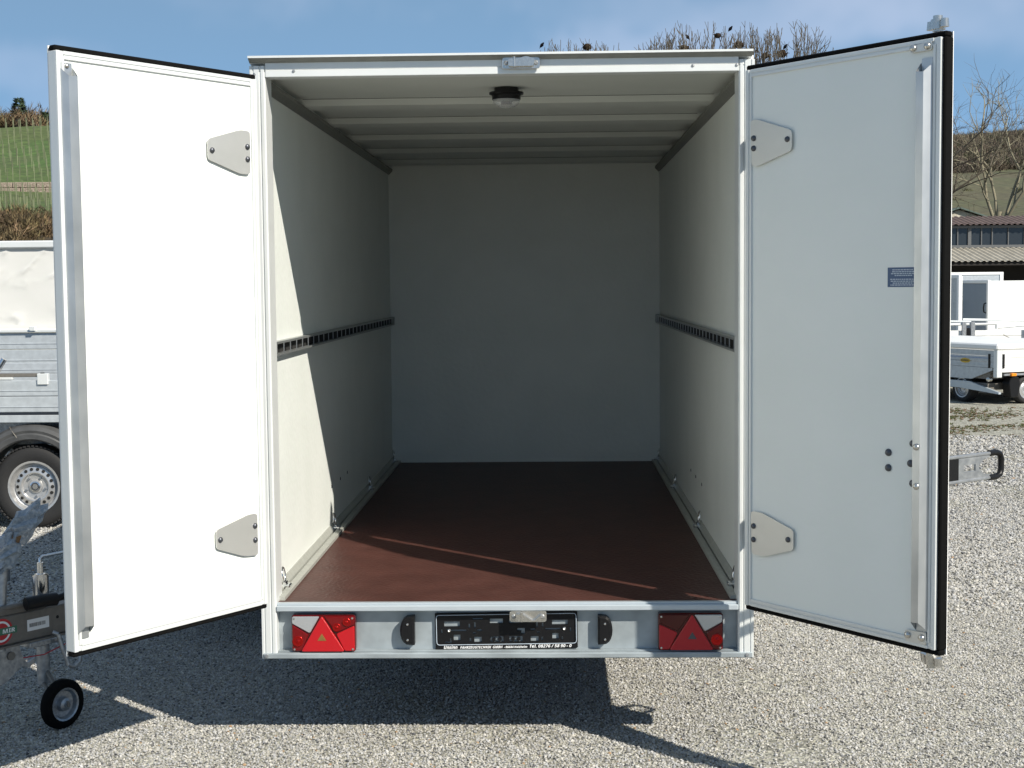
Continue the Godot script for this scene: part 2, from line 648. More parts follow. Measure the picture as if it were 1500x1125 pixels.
# worn film: faint clouds, fine pale and dark scratches, specks of grit
func scuffs() -> ImageTexture:
	var f := FastNoiseLite.new()
	f.seed = 15
	f.frequency = 0.008
	f.fractal_octaves = 6
	var im := f.get_seamless_image(1024, 1024)
	var out := Image.create(1024, 1024, false, Image.FORMAT_RGB8)
	for y in 1024:
		for x in 1024:
			var q: float = 0.74 + 0.14 * im.get_pixel(x, y).r
			out.set_pixel(x, y, Color(q, q, q))
	var rng := RandomNumberGenerator.new()
	rng.seed = 66
	for i in 340:
		var p := Vector2(rng.randf() * 1024.0, rng.randf() * 1024.0)
		var a := rng.randf_range(-0.5, 0.5) + (PI * 0.5 if rng.randf() < 0.6 else 0.0)
		var l := int(pow(rng.randf(), 2.0) * 160.0) + 8
		var v := rng.randf_range(0.03, 0.14) * (1.0 if rng.randf() < 0.7 else -0.8)
		for k in l:
			p += Vector2(cos(a), sin(a))
			a += rng.randf_range(-0.01, 0.01)
			var x := posmod(int(p.x), 1024)
			var y := posmod(int(p.y), 1024)
			var o := out.get_pixel(x, y).r + v * sin(PI * k / l)
			out.set_pixel(x, y, Color(o, o, o))
	for i in 260:
		var q := rng.randf_range(0.9, 1.0)
		out.set_pixel(rng.randi() % 1024, rng.randi() % 1024, Color(q, q, q))
	return ImageTexture.create_from_image(out)


# ---------------------------------------------------------------- ground, hills
func ground() -> void:
	var g := MB.new()
	g.quad(Vector3(-600, 0, 60), Vector3(600, 0, 60), Vector3(600, 0, -700), Vector3(-600, 0, -700), Vector3.UP)
	structure("ground", g, M.ground_gravel)

func profile(z: float, zs: Array, ys: Array) -> float:
	if z >= zs[0]:
		return ys[0]
	for i in zs.size() - 1:
		if z <= zs[i] and z >= zs[i + 1]:
			return lerpf(ys[i], ys[i + 1], (zs[i] - z) / (zs[i] - zs[i + 1]))
	return ys[-1]

func hill_y(x: float, z: float) -> float:
	var l := profile(z, [-58.0, -70.0, -103.0, -105.0, -106.5, -147.0, -165.0, -340.0], [-0.5, 4.2, 9.0, 9.2, 9.85, 18.7, 21.0, 22.0])
	var r := profile(z, [-64.0, -75.0, -105.0, -175.0, -235.0, -300.0, -340.0], [-0.4, 3.0, 6.9, 14.4, 22.0, 29.5, 31.0])
	r += clampf((x - 45.0) * 0.035, -1.0, 4.0) * smoothstep(-150.0, -280.0, z)
	return lerpf(l, r, smoothstep(-18.0, 16.0, x)) + 0.25 * sin(x * 0.21 + z * 0.13) * smoothstep(-60.0, -110.0, z)

func hill_col(x: float, z: float, nz: FastNoiseLite) -> Color:
	var q := nz.get_noise_2d(x * 3.0, z * 3.0)
	var left := Color(0.092, 0.175, 0.034).lerp(Color(0.115, 0.15, 0.045), clampf(0.5 + q, 0, 1))
	if z > -86.0:
		left = left.lerp(Color(0.10, 0.078, 0.045), smoothstep(-90.0, -76.0, z))
	if z < -149.0:
		left = Color(0.11, 0.085, 0.05)
	var right := Color(0.118, 0.124, 0.056).lerp(Color(0.14, 0.122, 0.065), clampf(0.5 + q, 0, 1))
	if z < -182.0:
		right = Color(0.075, 0.06, 0.04)
	return left.lerp(right, smoothstep(-8.0, 8.0, x))

func hills() -> void:
	var nz := FastNoiseLite.new()
	nz.seed = 8
	nz.frequency = 0.02
	var g := MB.new()
	g.colored = true
	var zs := [-58.0, -64.0, -70.0, -75.0, -82.0, -90.0, -97.0, -103.0, -105.0, -106.5, -115.0, -125.0, -136.0, -147.0, -152.0, -165.0, -175.0, -185.0, -205.0, -235.0, -265.0, -300.0, -340.0]
	var nx := 72
	for i in zs.size() - 1:
		for k in nx:
			var x0 := -170.0 + k * 5.0
			var x1 := x0 + 5.0
			var a := Vector3(x0, hill_y(x0, zs[i]), zs[i])
			var b := Vector3(x1, hill_y(x1, zs[i]), zs[i])
			var d := Vector3(x1, hill_y(x1, zs[i + 1]), zs[i + 1])
			var e := Vector3(x0, hill_y(x0, zs[i + 1]), zs[i + 1])
			var nn := (d - a).cross(b - e).normalized()
			if nn.y < 0:
				nn = -nn
			g.col = hill_col((x0 + x1) * 0.5, (zs[i] + zs[i + 1]) * 0.5, nz)
			g.quad(a, b, d, e, nn)
	structure("hill", g, M.hill_cover)
	# retaining wall of the vineyard terrace: coursed blocks
	var w := thing("retaining_wall", "long low beige stone retaining wall across the green vineyard slope", "wall")
	var rng := RandomNumberGenerator.new()
	rng.seed = 40
	for course in 2:
		var x := -52.0 - course * 0.9
		var k := 0
		while x < -33.0 and k < 40:
			var l := rng.randf_range(1.3, 2.2)
			var y := 9.02 + course * 0.44
			var b := MB.new()
			b.box(Vector3(x + l * 0.5, y + 0.22, -104.9 + rng.randf_range(-0.05, 0.05)), Vector3(l - 0.05, 0.42, 0.5), 0.04)
			part(w, "stone", b, M.wall_stone)
			x += l
			k += 1
	# vineyard: stakes and leafless vines in rows up the slope
	var stake := MB.new()
	stake.colored = true
	stake.col = Color(0.17, 0.19, 0.11)
	stake.bb(Vector3(-0.018, -0.2, -0.018), Vector3(0.018, 1.05, 0.018), 0.0)
	var places: Array[Transform3D] = []
	var cols := PackedColorArray()
	for r in 84:
		var x := -66.0 + r * 0.6
		var z := -73.0
		while z > -149.0:
			if absf(z + 105.0) > 2.0 and z < -84.0:
				var sx := x * (-z) / 120.0 + rng.randf_range(-0.08, 0.08)
				places.append(Transform3D(Basis(Vector3.UP, rng.randf() * 3.0).scaled(Vector3(1, rng.randf_range(0.75, 1.1), 1)), Vector3(sx, hill_y(sx, z), z)))
				var q := rng.randf_range(0.55, 1.15)
				cols.append(Color(q, q, q))
			z -= 2.3
	scatter("vineyard_rows", stake.mesh(M.plant), places, cols, "rows of pale vine stakes running up the green hillside", "vineyard")
	# brown scrub at the foot of the vineyard and on its crest
	var spray := twig_spray(77, 46, Color(0.16, 0.12, 0.065))
	places = []
	cols = PackedColorArray()
	for i in 420:
		var x := rng.randf_range(-36.0, -19.0)
		var z := rng.randf_range(-67.0, -81.0)
		var s := rng.randf_range(0.5, 1.15) * (1.25 if x < -27.5 else 0.75)
		places.append(Transform3D(Basis(Vector3.UP, rng.randf() * TAU).scaled(Vector3(s, s * rng.randf_range(0.8, 1.2), s)), Vector3(x, hill_y(x, z) - 0.1, z)))
		cols.append(shade(rng))
	scatter("scrub", spray, places, cols, "tangle of brown leafless scrub along the foot of the vineyard", "scrub")
	places = []
	cols = PackedColorArray()
	for i in 210:
		var x := rng.randf_range(-82.0, -53.0)
		var z := rng.randf_range(-149.5, -164.0)
		var s := rng.randf_range(1.3, 2.6) * smoothstep(-53.0, -58.0, x) * 1.15
		if s < 0.3:
			continue
		places.append(Transform3D(Basis(Vector3.UP, rng.randf() * TAU).scaled(Vector3(s, s, s)), Vector3(x, hill_y(x, z) - 0.1, z)))
		cols.append(shade(rng))
	scatter("hilltop_scrub", spray, places, cols, "rusty brown scrub on the crest above the vineyard", "scrub")
	# wood on the right hill
	var crown := twig_spray(78, 60, Color(0.125, 0.10, 0.075))
	places = []
	cols = PackedColorArray()
	for i in 9000:
		var x := rng.randf_range(20.0, 125.0)
		var z := rng.randf_range(-182.0, -312.0)
		var s := rng.randf_range(1.0, 2.1)
		places.append(Transform3D(Basis(Vector3.UP, rng.randf() * TAU).scaled(Vector3(s, s * rng.randf_range(0.9, 1.3), s)), Vector3(x, hill_y(x, z) - 0.3, z)))
		var q := shade(rng)
		if rng.randf() < 0.22:
			q = Color(0.45, 0.75, 0.38) * rng.randf_range(0.6, 1.0)
		cols.append(q)
	scatter("hillside_wood", crown, places, cols, "brown leafless wood covering the upper slope behind the big bare tree", "wood")
	places = []
	cols = PackedColorArray()
	for i in 40:
		var x := rng.randf_range(24.0, 70.0)
		var z := rng.randf_range(-108.0, -172.0)
		var s := rng.randf_range(0.4, 0.9)
		places.append(Transform3D(Basis(Vector3.UP, rng.randf() * TAU).scaled(Vector3(s * 1.4, s * 0.8, s)), Vector3(x, hill_y(x, z) - 0.2, z)))
		cols.append(Color(0.6, 0.85, 0.5) * rng.randf_range(0.6, 1.1))
	scatter("meadow_bushes", spray, places, cols, "low scattered bushes on the olive meadow above the warehouse roof", "bushes")

func shade(rng: RandomNumberGenerator) -> Color:
	var q := rng.randf_range(0.6, 1.35)
	return Color(q, q * rng.randf_range(0.88, 1.08), q * rng.randf_range(0.8, 1.05))

func twig_spray(sd: int, count: int, col: Color) -> ArrayMesh:
	var rng := RandomNumberGenerator.new()
	rng.seed = sd
	var b := MB.new()
	b.colored = true
	b.col = col
	for i in count:
		var p := Vector3(rng.randf_range(-0.35, 0.35), rng.randf_range(0.0, 0.45), rng.randf_range(-0.35, 0.35))
		var d := Vector3(rng.randf_range(-1, 1), rng.randf_range(0.25, 1.3), rng.randf_range(-1, 1)).normalized()
		var q := p + d * rng.randf_range(0.35, 0.75)
		var s := d.cross(Vector3(rng.randf_range(-1, 1), rng.randf_range(-1, 1), rng.randf_range(-1, 1))).normalized() * 0.022
		var nn := Vector3(d.x, 0.6, d.z).normalized()
		b.tri(p - s, p + s, q, nn, nn, nn)
		for k in 3:
			var m := p.lerp(q, rng.randf_range(0.3, 0.8))
			var e := m + (d + Vector3(rng.randf_range(-1, 1), rng.randf_range(-0.4, 0.8), rng.randf_range(-1, 1)) * 0.9).normalized() * 0.26
			b.tri(m - s * 0.7, m + s * 0.7, e, nn, nn, nn)
	return b.mesh(M.plant)

func scatter(called: String, me: Mesh, places: Array[Transform3D], cols: PackedColorArray, label: String, category: String) -> void:
	var mm := MultiMesh.new()
	mm.transform_format = MultiMesh.TRANSFORM_3D
	mm.use_colors = true
	mm.mesh = me
	mm.instance_count = places.size()
	for i in places.size():
		mm.set_instance_transform(i, places[i])
		mm.set_instance_color(i, cols[i])
	var o := MultiMeshInstance3D.new()
	o.name = numbered(called)
	o.multimesh = mm
	add_child(o)
	tag(o, label, category, "", "stuff")


# ---------------------------------------------------------------- gravel
func gravel() -> void:
	var rng := RandomNumberGenerator.new()
	rng.seed = 11
	var b := MB.new()
	# an angular chip: a cut and tilted lump with flat faces
	var pts := []
	for i in 6:
		var t := TAU * i / 6.0
		pts.append(Vector3(cos(t), rng.randf_range(-0.25, 0.05), sin(t)) * Vector3(rng.randf_range(0.75, 1.05), 1, rng.randf_range(0.75, 1.05)))
	var topq := []
	for i in 4:
		var t := TAU * (i + 0.4) / 4.0
		topq.append(Vector3(cos(t) * 0.55, rng.randf_range(0.5, 0.75), sin(t) * 0.5))
	var all := [[0, 1, 0], [1, 2, 0], [2, 3, 1], [3, 4, 2], [4, 5, 2], [5, 0, 3]]
	for q in all:
		flat(b, pts[q[0]], pts[q[1]], topq[q[2]])
	for q in [[0, 1, 2], [1, 2, 3], [2, 3, 4], [3, 0, 5]]:
		flat(b, topq[q[0]], topq[q[1]], pts[(q[0] * 3 / 2 + 2) % 6])
	flat(b, topq[0], topq[1], topq[2])
	flat(b, topq[0], topq[2], topq[3])
	for i in 6:
		flat(b, pts[i], pts[(i + 1) % 6], Vector3(0, -0.55, 0))
	var me := b.mesh(M.stone)
	# x0, x1, z0, z1, spacing, size
	var zones := [[-2.7, 2.9, -2.3, 1.4, 0.0112, 0.0112], [1.0, 3.9, -7.0, -2.3, 0.018, 0.018], [-3.8, -1.0, -5.4, -2.3, 0.018, 0.018], [2.4, 6.6, -11.0, -7.0, 0.03, 0.03], [-7.0, 8.0, -9.0, 4.6, 0.028, 0.018]]
	var wear := FastNoiseLite.new()
	wear.seed = 3
	wear.frequency = 0.55
	for zn in zones:
		var step: float = zn[4]
		var nx := int((zn[1] - zn[0]) / step)
		var nz := int((zn[3] - zn[2]) / step)
		var buf := PackedFloat32Array()
		buf.resize(nx * nz * 16)
		var k := 0
		for i in nx:
			for j in nz:
				var x: float = zn[0] + (i + rng.randf()) * step
				var z: float = zn[2] + (j + rng.randf()) * step
				var w := wear.get_noise_2d(x, z)
				if rng.randf() < smoothstep(0.1, 0.5, w) * 0.55:
					continue
				if zn[4] == 0.028 and x > -2.6 and x < 2.8 and z > -2.2 and z < 1.3:
					continue
				if zn[4] == 0.028 and rng.randf() > smoothstep(-7.0, -4.0, x) * smoothstep(8.0, 5.0, x) * smoothstep(-9.0, -6.5, z) * smoothstep(4.6, 3.0, z):
					continue
				var s: float = zn[5] * rng.randf_range(0.34, 0.72) * (0.75 if rng.randf() < 0.4 else 1.05)
				var ba := Basis.from_euler(Vector3(rng.randf_range(-0.7, 0.7), rng.randf() * TAU, rng.randf_range(-0.7, 0.7)))
				ba = ba * Basis.from_scale(Vector3(s * rng.randf_range(0.7, 1.3), s * rng.randf_range(0.55, 1.0), s * rng.randf_range(0.7, 1.2)))
				var y := s * rng.randf_range(-0.1, 0.55)
				var t := rng.randf()
				var g := 0.19 + 0.20 * t + rng.randf() * 0.08
				var warm := rng.randf_range(-0.02, 0.12)
				var co := Color(g * (1.0 + warm * 0.4), g, g * (1.0 - warm * 0.9)) * 1.04
				if rng.randf() < 0.025:
					co = Color(0.52, 0.50, 0.46)
				elif rng.randf() < 0.06:
					co = Color(0.09, 0.09, 0.095)
				elif rng.randf() < 0.006:
					co = Color(0.32, 0.21, 0.12)
				buf[k] = ba.x.x; buf[k + 1] = ba.y.x; buf[k + 2] = ba.z.x; buf[k + 3] = x
				buf[k + 4] = ba.x.y; buf[k + 5] = ba.y.y; buf[k + 6] = ba.z.y; buf[k + 7] = y
				buf[k + 8] = ba.x.z; buf[k + 9] = ba.y.z; buf[k + 10] = ba.z.z; buf[k + 11] = z
				buf[k + 12] = co.r; buf[k + 13] = co.g; buf[k + 14] = co.b; buf[k + 15] = 1.0
				k += 16
		buf.resize(k)
		var mm := MultiMesh.new()
		mm.transform_format = MultiMesh.TRANSFORM_3D
		mm.use_colors = true
		mm.mesh = me
		mm.instance_count = k / 16
		mm.buffer = buf
		var o := MultiMeshInstance3D.new()
		o.name = numbered("gravel")
		o.multimesh = mm
		add_child(o)
		var where: String = ["loose grey and beige gravel around the rear of the open box trailer", "grey gravel beyond the right rear door of the box trailer", "grey gravel between the left door and the tandem wheel", "paler gravel in front of the mossy strip on the right", "thinly scattered grey gravel over the rest of the yard"][zones.find(zn)]
		tag(o, where, "gravel", "", "stuff")
	# mossy, leaf-strewn strip in front of the parked trailers on the right
	var blade := MB.new()
	blade.colored = true
	blade.col = Color(1, 1, 1)
	for i in 7:
		var t := rng.randf() * TAU
		var d := Vector3(cos(t), 0, sin(t))
		var p := d * rng.randf_range(0.0, 0.6)
		var s := Vector3(-d.z, 0, d.x) * 0.22
		blade.tri(p - s, p + s, p + d * 0.5 + Vector3(0, rng.randf_range(0.3, 1.0), 0), Vector3.UP, Vector3.UP, Vector3.UP)
	var places: Array[Transform3D] = []
	var cols := PackedColorArray()
	var patch := FastNoiseLite.new()
	patch.seed = 12
	patch.frequency = 0.9
	for i in 26000:
		var x := rng.randf_range(2.0, 13.0)
		var z := rng.randf_range(-14.6, -10.2)
		var q := patch.get_noise_2d(x * 0.6, z)
		var edge := smoothstep(-10.2, -11.2, z) * smoothstep(-14.8, -14.0, z)
		if rng.randf() > edge * (0.35 + q * 1.3):
			continue
		var s := rng.randf_range(0.015, 0.04)
		places.append(Transform3D(Basis(Vector3.UP, rng.randf() * TAU).scaled(Vector3(s, s * 0.8, s)), Vector3(x, 0.0, z)))
		var tt := rng.randf() + q * 0.6
		cols.append((Color(0.10, 0.115, 0.04) if tt > 0.62 else Color(0.17, 0.11, 0.065)) * rng.randf_range(0.6, 1.4))
	scatter("moss", blade.mesh(M.plant), places, cols, "mossy strip with dead leaves in front of the parked aluminium trailer", "moss")

func flat(b: MB, p: Vector3, q: Vector3, r: Vector3) -> void:
	var nn := (q - p).cross(r - p).normalized()
	if nn.dot((p + q + r) / 3.0) < 0:
		nn = -nn
	b.tri(p, q, r, nn, nn, nn)


# a section drawn in (z, y) and pushed along x
func turn_zy(b: MB) -> void:
	for i in b.v.size():
		var q := b.v[i] - b.xf.origin
		b.v[i] = b.xf.origin + Vector3(q.z, q.y, q.x)
		var m := b.n[i]
		b.n[i] = Vector3(m.z, m.y, m.x)
	for i in range(0, b.v.size(), 3):   # the mirror turned the faces over
		var sw := b.v[i + 1]
		b.v[i + 1] = b.v[i + 2]
		b.v[i + 2] = sw
		var sn := b.n[i + 1]
		b.n[i + 1] = b.n[i + 2]
		b.n[i + 2] = sn

# ---------------------------------------------------------------- the open box trailer
const HW := 0.905
const LEN := 4.33

func keeper(parent: Node3D, x0: float, x1: float, y0: float, y1: float, z: float, flip: float) -> void:
	var k := up()
	k.extrude(rounded(rect(x0, y0, x1, y1), 0.012), z, z + 0.004, 0.001)
	var o := part(parent, "latch_keeper", k, M.stainless)
	var ym := (y0 + y1) * 0.5
	var xm := (x0 + x1) * 0.5
	var r := up()
	r.extrude(rounded([Vector2(xm - 0.046, ym - 0.014), Vector2(xm + 0.046, ym - 0.014), Vector2(xm + 0.052, ym + 0.012), Vector2(xm + 0.02, ym + 0.018 * flip + 0.004), Vector2(xm - 0.02, ym + 0.012), Vector2(xm - 0.046, ym + 0.014)], 0.008), z + 0.004, z + 0.026, 0.004)
	r.cyl(Vector3(xm - 0.024, ym - 0.016, z + 0.024), Vector3(xm - 0.024, ym + 0.02, z + 0.024), 0.0045, -1, 8)
	part(o, "catch", r, M.stainless)
	for x in [x0 + 0.016, x1 - 0.016]:
		var s := up()
		s.lathe(Vector3(x, ym, z + 0.004), Vector3.BACK, [Vector2(0.0, 0.005), Vector2(0.005, 0.005), Vector2(0.009, 0.001), Vector2(0.009, 0)], 12)
		part(o, "screw", s, M.galvanised)

func door_xf(s: float, hx: float, a: float, y0: float) -> Transform3D:
	var bx := Vector3(sin(a), 0, s * cos(a))
	var bz := Vector3(-s * cos(a), 0, sin(a))
	return Transform3D(Basis(bx, Vector3.UP, bz), Vector3(s * hx, FL + y0, 0.105))

func rear_door(t: Node3D, s: float, hx: float, a: float, y0: float, h: float) -> void:
	var x := door_xf(s, hx, a, y0)
	var k := h / 1.995
	var wd := 0.862
	var edge := 0.848 if s > 0 else 0.862
	var nb := func() -> MB:
		var b := MB.new()
		b.xf = x
		return b
	var p: MB = nb.call()
	p.bb(Vector3(s * 0.01, 0.03, -0.03), Vector3(s * (edge - 0.01), h - 0.03, 0.0), 0.0)
	var d := part(t, "rear_door", p, M.panel_white, "right rear door, swung open, grey-white inside in its own shade" if s > 0 else "left rear door, swung open, its white inside in full sun")
	# frame of extruded profiles with a groove
	var g := 0.018
	for q in [[0.0, 0.03, g, h - g], [edge - 0.030, edge, g, h - g]]:
		var f: MB = nb.call()
		f.bb(Vector3(s * q[0], q[2], -0.036), Vector3(s * q[1], q[3], 0.003), 0.002)
		var inner: float = q[1] if q[0] < 0.1 else q[0]
		var outer: float = q[0] if q[0] < 0.1 else q[1]
		var mid := lerpf(inner, outer, 0.45)
		f.bb(Vector3(s * inner, q[2] + 0.02, 0.002), Vector3(s * lerpf(inner, mid, 0.75), q[3] - 0.02, 0.0065), 0.0015)
		f.bb(Vector3(s * mid, q[2], 0.002), Vector3(s * outer, q[3], 0.0065), 0.0015)
		part(d, "frame_profile", f, M.aluminium)
	for q in [[g, 0.045, 1.0], [h - g, h - 0.045, -1.0]]:
		var f: MB = nb.call()
		var lo := minf(q[0], q[1])
		var hi := maxf(q[0], q[1])
		f.bb(Vector3(s * 0.03, lo, -0.036), Vector3(s * (edge - 0.03), hi, 0.003), 0.002)
		f.bb(Vector3(s * 0.028, q[0], 0.002), Vector3(s * (edge - 0.028), q[0] + q[2] * 0.012, 0.006), 0.0015)
		f.bb(Vector3(s * 0.03, q[0] + q[2] * 0.016, 0.002), Vector3(s * (edge - 0.03), q[1], 0.0065), 0.0015)
		part(d, "frame_profile", f, M.aluminium)
	var ga: MB = nb.call()
	ga.bb(Vector3(s * -0.006, h - g, -0.034), Vector3(s * wd, h, -0.002), 0.005)
	ga.bb(Vector3(s * -0.006, 0, -0.034), Vector3(s * wd, g, -0.002), 0.005)
	ga.bb(Vector3(s * -0.007, g, -0.034), Vector3(s * -0.0005, h - g, -0.008), 0.003)
	if s > 0:
		ga.bb(Vector3(s * (edge + 0.0005), g, -0.040), Vector3(s * wd, h - g, -0.001), 0.004)
	part(d, "gasket", ga, M.rubber)
	var o: MB = nb.call()
	o.bb(Vector3(s * 0.0, 0.0, -0.040), Vector3(s * (wd - 0.001), h, -0.0362), 0.0)
	part(d, "outer_skin", o, M.white_paint)
	# hinge plates with dark dome bolts
	var hp := []
	if s > 0:
		hp = [[[0.031, 1.796], [0.066, 1.794], [0.229, 1.742], [0.229, 1.672], [0.066, 1.628], [0.036, 1.632]], [[0.035, 0.374], [0.088, 0.374], [0.243, 0.330], [0.243, 0.258], [0.10, 0.214], [0.040, 0.216]]]
	else:
		hp = [[[0.042, 1.783], [0.090, 1.785], [0.245, 1.741], [0.245, 1.669], [0.092, 1.626], [0.045, 1.626]], [[0.048, 0.370], [0.091, 0.371], [0.250, 0.335], [0.250, 0.267], [0.118, 0.219], [0.048, 0.212]]]
	var hb := [[[0.047, 1.729], [0.047, 1.693], [0.209, 1.712]], [[0.050, 0.320], [0.050, 0.270], [0.219, 0.293]]] if s > 0 else [[[0.058, 1.726], [0.058, 1.681], [0.227, 1.702]], [[0.062, 0.325], [0.062, 0.272], [0.232, 0.298]]]
	for i in 2:
		var pts := []
		for q in hp[i]:
			pts.append(Vector2(s * q[0], q[1] * k))
		var m: MB = nb.call()
		m.extrude(rounded(pts, 0.014), 0.0068, 0.0108, 0.0008)
		part(d, "hinge_plate", m, M.hinge_steel)
		for q in hb[i]:
			dome_bolt(d, nb.call(), Vector3(s * q[0], q[1] * k, 0.0108), 0.0105, M.bolt_dark)
		# knuckle and arm to the post
		var yk: float = (hp[i][0][1] + hp[i][5][1]) * 0.5 * k
		var kn := MB.new()
		kn.xf = x
		kn.cyl(Vector3(s * -0.004, yk - 0.055, -0.048), Vector3(s * -0.004, yk + 0.055, -0.048), 0.011, -1, 10)
		kn.bb(Vector3(s * 0.0, yk - 0.05, -0.046), Vector3(s * 0.09, yk + 0.05, -0.0405), 0.001)
		part(d, "hinge_knuckle", kn, M.galvanised)
		var arm := up(FL + y0)
		arm.bb(Vector3(s * 0.915, yk - 0.045, -0.0), Vector3(s * 0.9335, yk + 0.045, 0.088), 0.001)
		part(t, "hinge_arm", arm, M.galvanised)
	# U-shaped cover of the locking bar, cut off aslant at both ends
	var cu := [0.768, 0.778, 0.803, 0.818] if s > 0 else [0.797, 0.812, 0.838, 0.849]
	var ch: MB = nb.call()
	var v0 := 0.07 * k
	var v1 := (1.905 if s > 0 else 1.928) * k
	var sec := [Vector2(cu[0], 0.0), Vector2(cu[0] + 0.004, 0.030), Vector2(cu[2], 0.033), Vector2(cu[3], 0.007)]
	for i in 3:
		var p0: Vector2 = sec[i]
		var p1: Vector2 = sec[i + 1]
		var e := (p1 - p0).normalized()
		var nn := Vector3(-e.y * s, 0, e.x)
		var c0 := p0.y * 1.0
		var c1 := p1.y * 1.0
		ch.quad(Vector3(s * p0.x, v0 + c0, p0.y), Vector3(s * p1.x, v0 + c1, p1.y), Vector3(s * p1.x, v1 - c1, p1.y), Vector3(s * p0.x, v1 - c0, p0.y), nn)
		var thick := Vector2(e.y, -e.x) * 0.003
		ch.quad(Vector3(s * (p0.x + thick.x), v0 + c0, p0.y + thick.y), Vector3(s * (p1.x + thick.x), v0 + c1, p1.y + thick.y), Vector3(s * (p1.x + thick.x), v1 - c1, p1.y + thick.y), Vector3(s * (p0.x + thick.x), v1 - c0, p0.y + thick.y), -nn)
	# flat tongues that are riveted down
	ch.bb(Vector3(s * (cu[0] + 0.006), v0 - 0.012, 0.001), Vector3(s * (cu[3] - 0.002), v0 + 0.03, 0.004), 0.0)
	ch.bb(Vector3(s * (cu[0] + 0.006), v1 - 0.03, 0.001), Vector3(s * (cu[3] - 0.002), v1 + 0.012, 0.004), 0.0)
	part(d, "bar_cover", ch, M.bar_steel)
	if s < 0:
		dome_bolt(d, nb.call(), Vector3(s * 0.822, v1 + 0.002, 0.004), 0.008, M.stainless)
		return
	for q in [[0.653, 0.645], [0.653, 0.594], [0.752, 0.683], [0.743, 0.617], [0.752, 0.552]]:
		dome_bolt(d, nb.call(), Vector3(q[0], q[1] * k, 0.0), 0.0125, M.bolt_dark)
	for q in [[0.789, 0.677], [0.790, 0.549]]:
		dome_bolt(d, nb.call(), Vector3(q[0], q[1] * k, 0.031), 0.0115, M.stainless)
	for q in [[1.9395, 1.967, 1.0], [0.030, 0.072, -1.0]]:
		var pl: MB = nb.call()
		var y_a: float = q[0] * k
		var y_b: float = q[1] * k
		pl.extrude(rounded([Vector2(0.732, y_a), Vector2(0.817, y_a), Vector2(0.817, y_b), Vector2(0.732, y_b - 0.006)], 0.008), 0.0068, 0.0098, 0.0006)
		part(d, "corner_plate", pl, M.hinge_steel)
		for u in [0.745, 0.800]:
			dome_bolt(d, nb.call(), Vector3(u, (y_a + y_b) * 0.5, 0.0098), 0.012, M.stainless)
	# blue notice with print too small to read
	var st: MB = nb.call()
	st.bb(Vector3(0.643, 1.192 * k, 0.0), Vector3(0.764, 1.256 * k, 0.0008), 0.0)
	part(d, "notice", st, M.sticker_blue)
	var li: MB = nb.call()
	var rng := RandomNumberGenerator.new()
	rng.seed = 5
	for i in 9:
		if i == 4:
			continue
		var yy := (1.250 - i * 0.0062) * k
		var wl := rng.randf_range(0.030, 0.050)
		var u := 0.7035 - wl
		while u < 0.7035 + wl:
			var l := rng.randf_range(0.004, 0.011)
			li.bb(Vector3(u, yy - 0.0034, 0.0008), Vector3(u + l, yy, 0.0012), 0.0)
			u += l + 0.0022
	part(d, "print", li, M.sticker_line)
	# locking rod outside with its cams, and the lever standing off the door
	var rod: MB = nb.call()
	rod.cyl(Vector3(0.783, -0.03, -0.062), Vector3(0.783, h + 0.03, -0.062), 0.012, -1, 12)
	part(d, "locking_rod", rod, M.galvanised)
	for q in [[h + 0.012, 1.0], [-0.012, -1.0]]:
		var cm: MB = nb.call()
		var c := Vector3(0.783, q[0], -0.062)
		var dir := Vector3(0, q[1], 0)
		cm.cyl(c, c + dir * 0.05, 0.017, 0.015, 14)
		cm.cyl(c - Vector3(0, 0, 0) + dir * 0.006, c + dir * 0.038, 0.024, 0.022, 14)
		for w in [-1.0, 1.0]:
			var e: Vector3 = c + Vector3(w * 0.034, 0, w * 0.010)
			cm.cyl(e + dir * 0.010, e + dir * 0.036, 0.014, 0.012, 12)
			cm.box((c + e) * 0.5 + dir * 0.022, Vector3(0.03, 0.022, 0.016), 0.004)
		part(d, "cam", cm, M.stainless)
	var hy := 0.584
	var hd: MB = nb.call()
	var zb := -0.062
	var lever := func(zz: float) -> Vector3: return Vector3(0.803, hy, zb - zz)
	for yy in [-0.041, 0.041]:
		hd.box(lever.call(0.135) + Vector3(0, yy, 0), Vector3(0.016, 0.011, 0.29), 0.003)
	hd.xf = x * Transform3D(Basis(Vector3(0, 0, -1), Vector3.UP, Vector3.RIGHT), Vector3(0.803, hy, zb))
	for m in [1.0, -1.0]:
		var out := PackedVector2Array()
		for q in [[0.128, 0.011], [0.190, 0.011], [0.190, 0.0], [0.206, 0.0], [0.212, 0.009], [0.238, 0.027], [0.268, 0.029], [0.268, 0.037], [0.10, 0.037], [0.10, 0.0], [0.128, 0.0]]:
			out.append(Vector2(q[0], q[1] * m))
		hd.extrude(out, -0.004, 0.004, 0.001)
	hd.xf = x
	var lv := part(d, "door_handle", hd, M.galvanised, "steel lever with black grip standing off the right door")
	var bp: MB = nb.call()
	bp.box(lever.call(0.05) + Vector3(0, 0, 0), Vector3(0.006, 0.07, 0.10), 0.001)
	part(d, "lever_pocket", bp, M.black_plastic)
	var gp: MB = nb.call()
	gp.tube([lever.call(0.265) + Vector3(0, 0.041, 0), lever.call(0.305) + Vector3(0, 0.041, 0), lever.call(0.325) + Vector3(0, 0.034, 0), lever.call(0.332) + Vector3(0, 0.018, 0), lever.call(0.332) + Vector3(0, -0.018, 0), lever.call(0.325) + Vector3(0, -0.034, 0), lever.call(0.305) + Vector3(0, -0.041, 0), lever.call(0.265) + Vector3(0, -0.041, 0)], 0.0105, 10)
	part(d, "grip", gp, M.black_plastic)

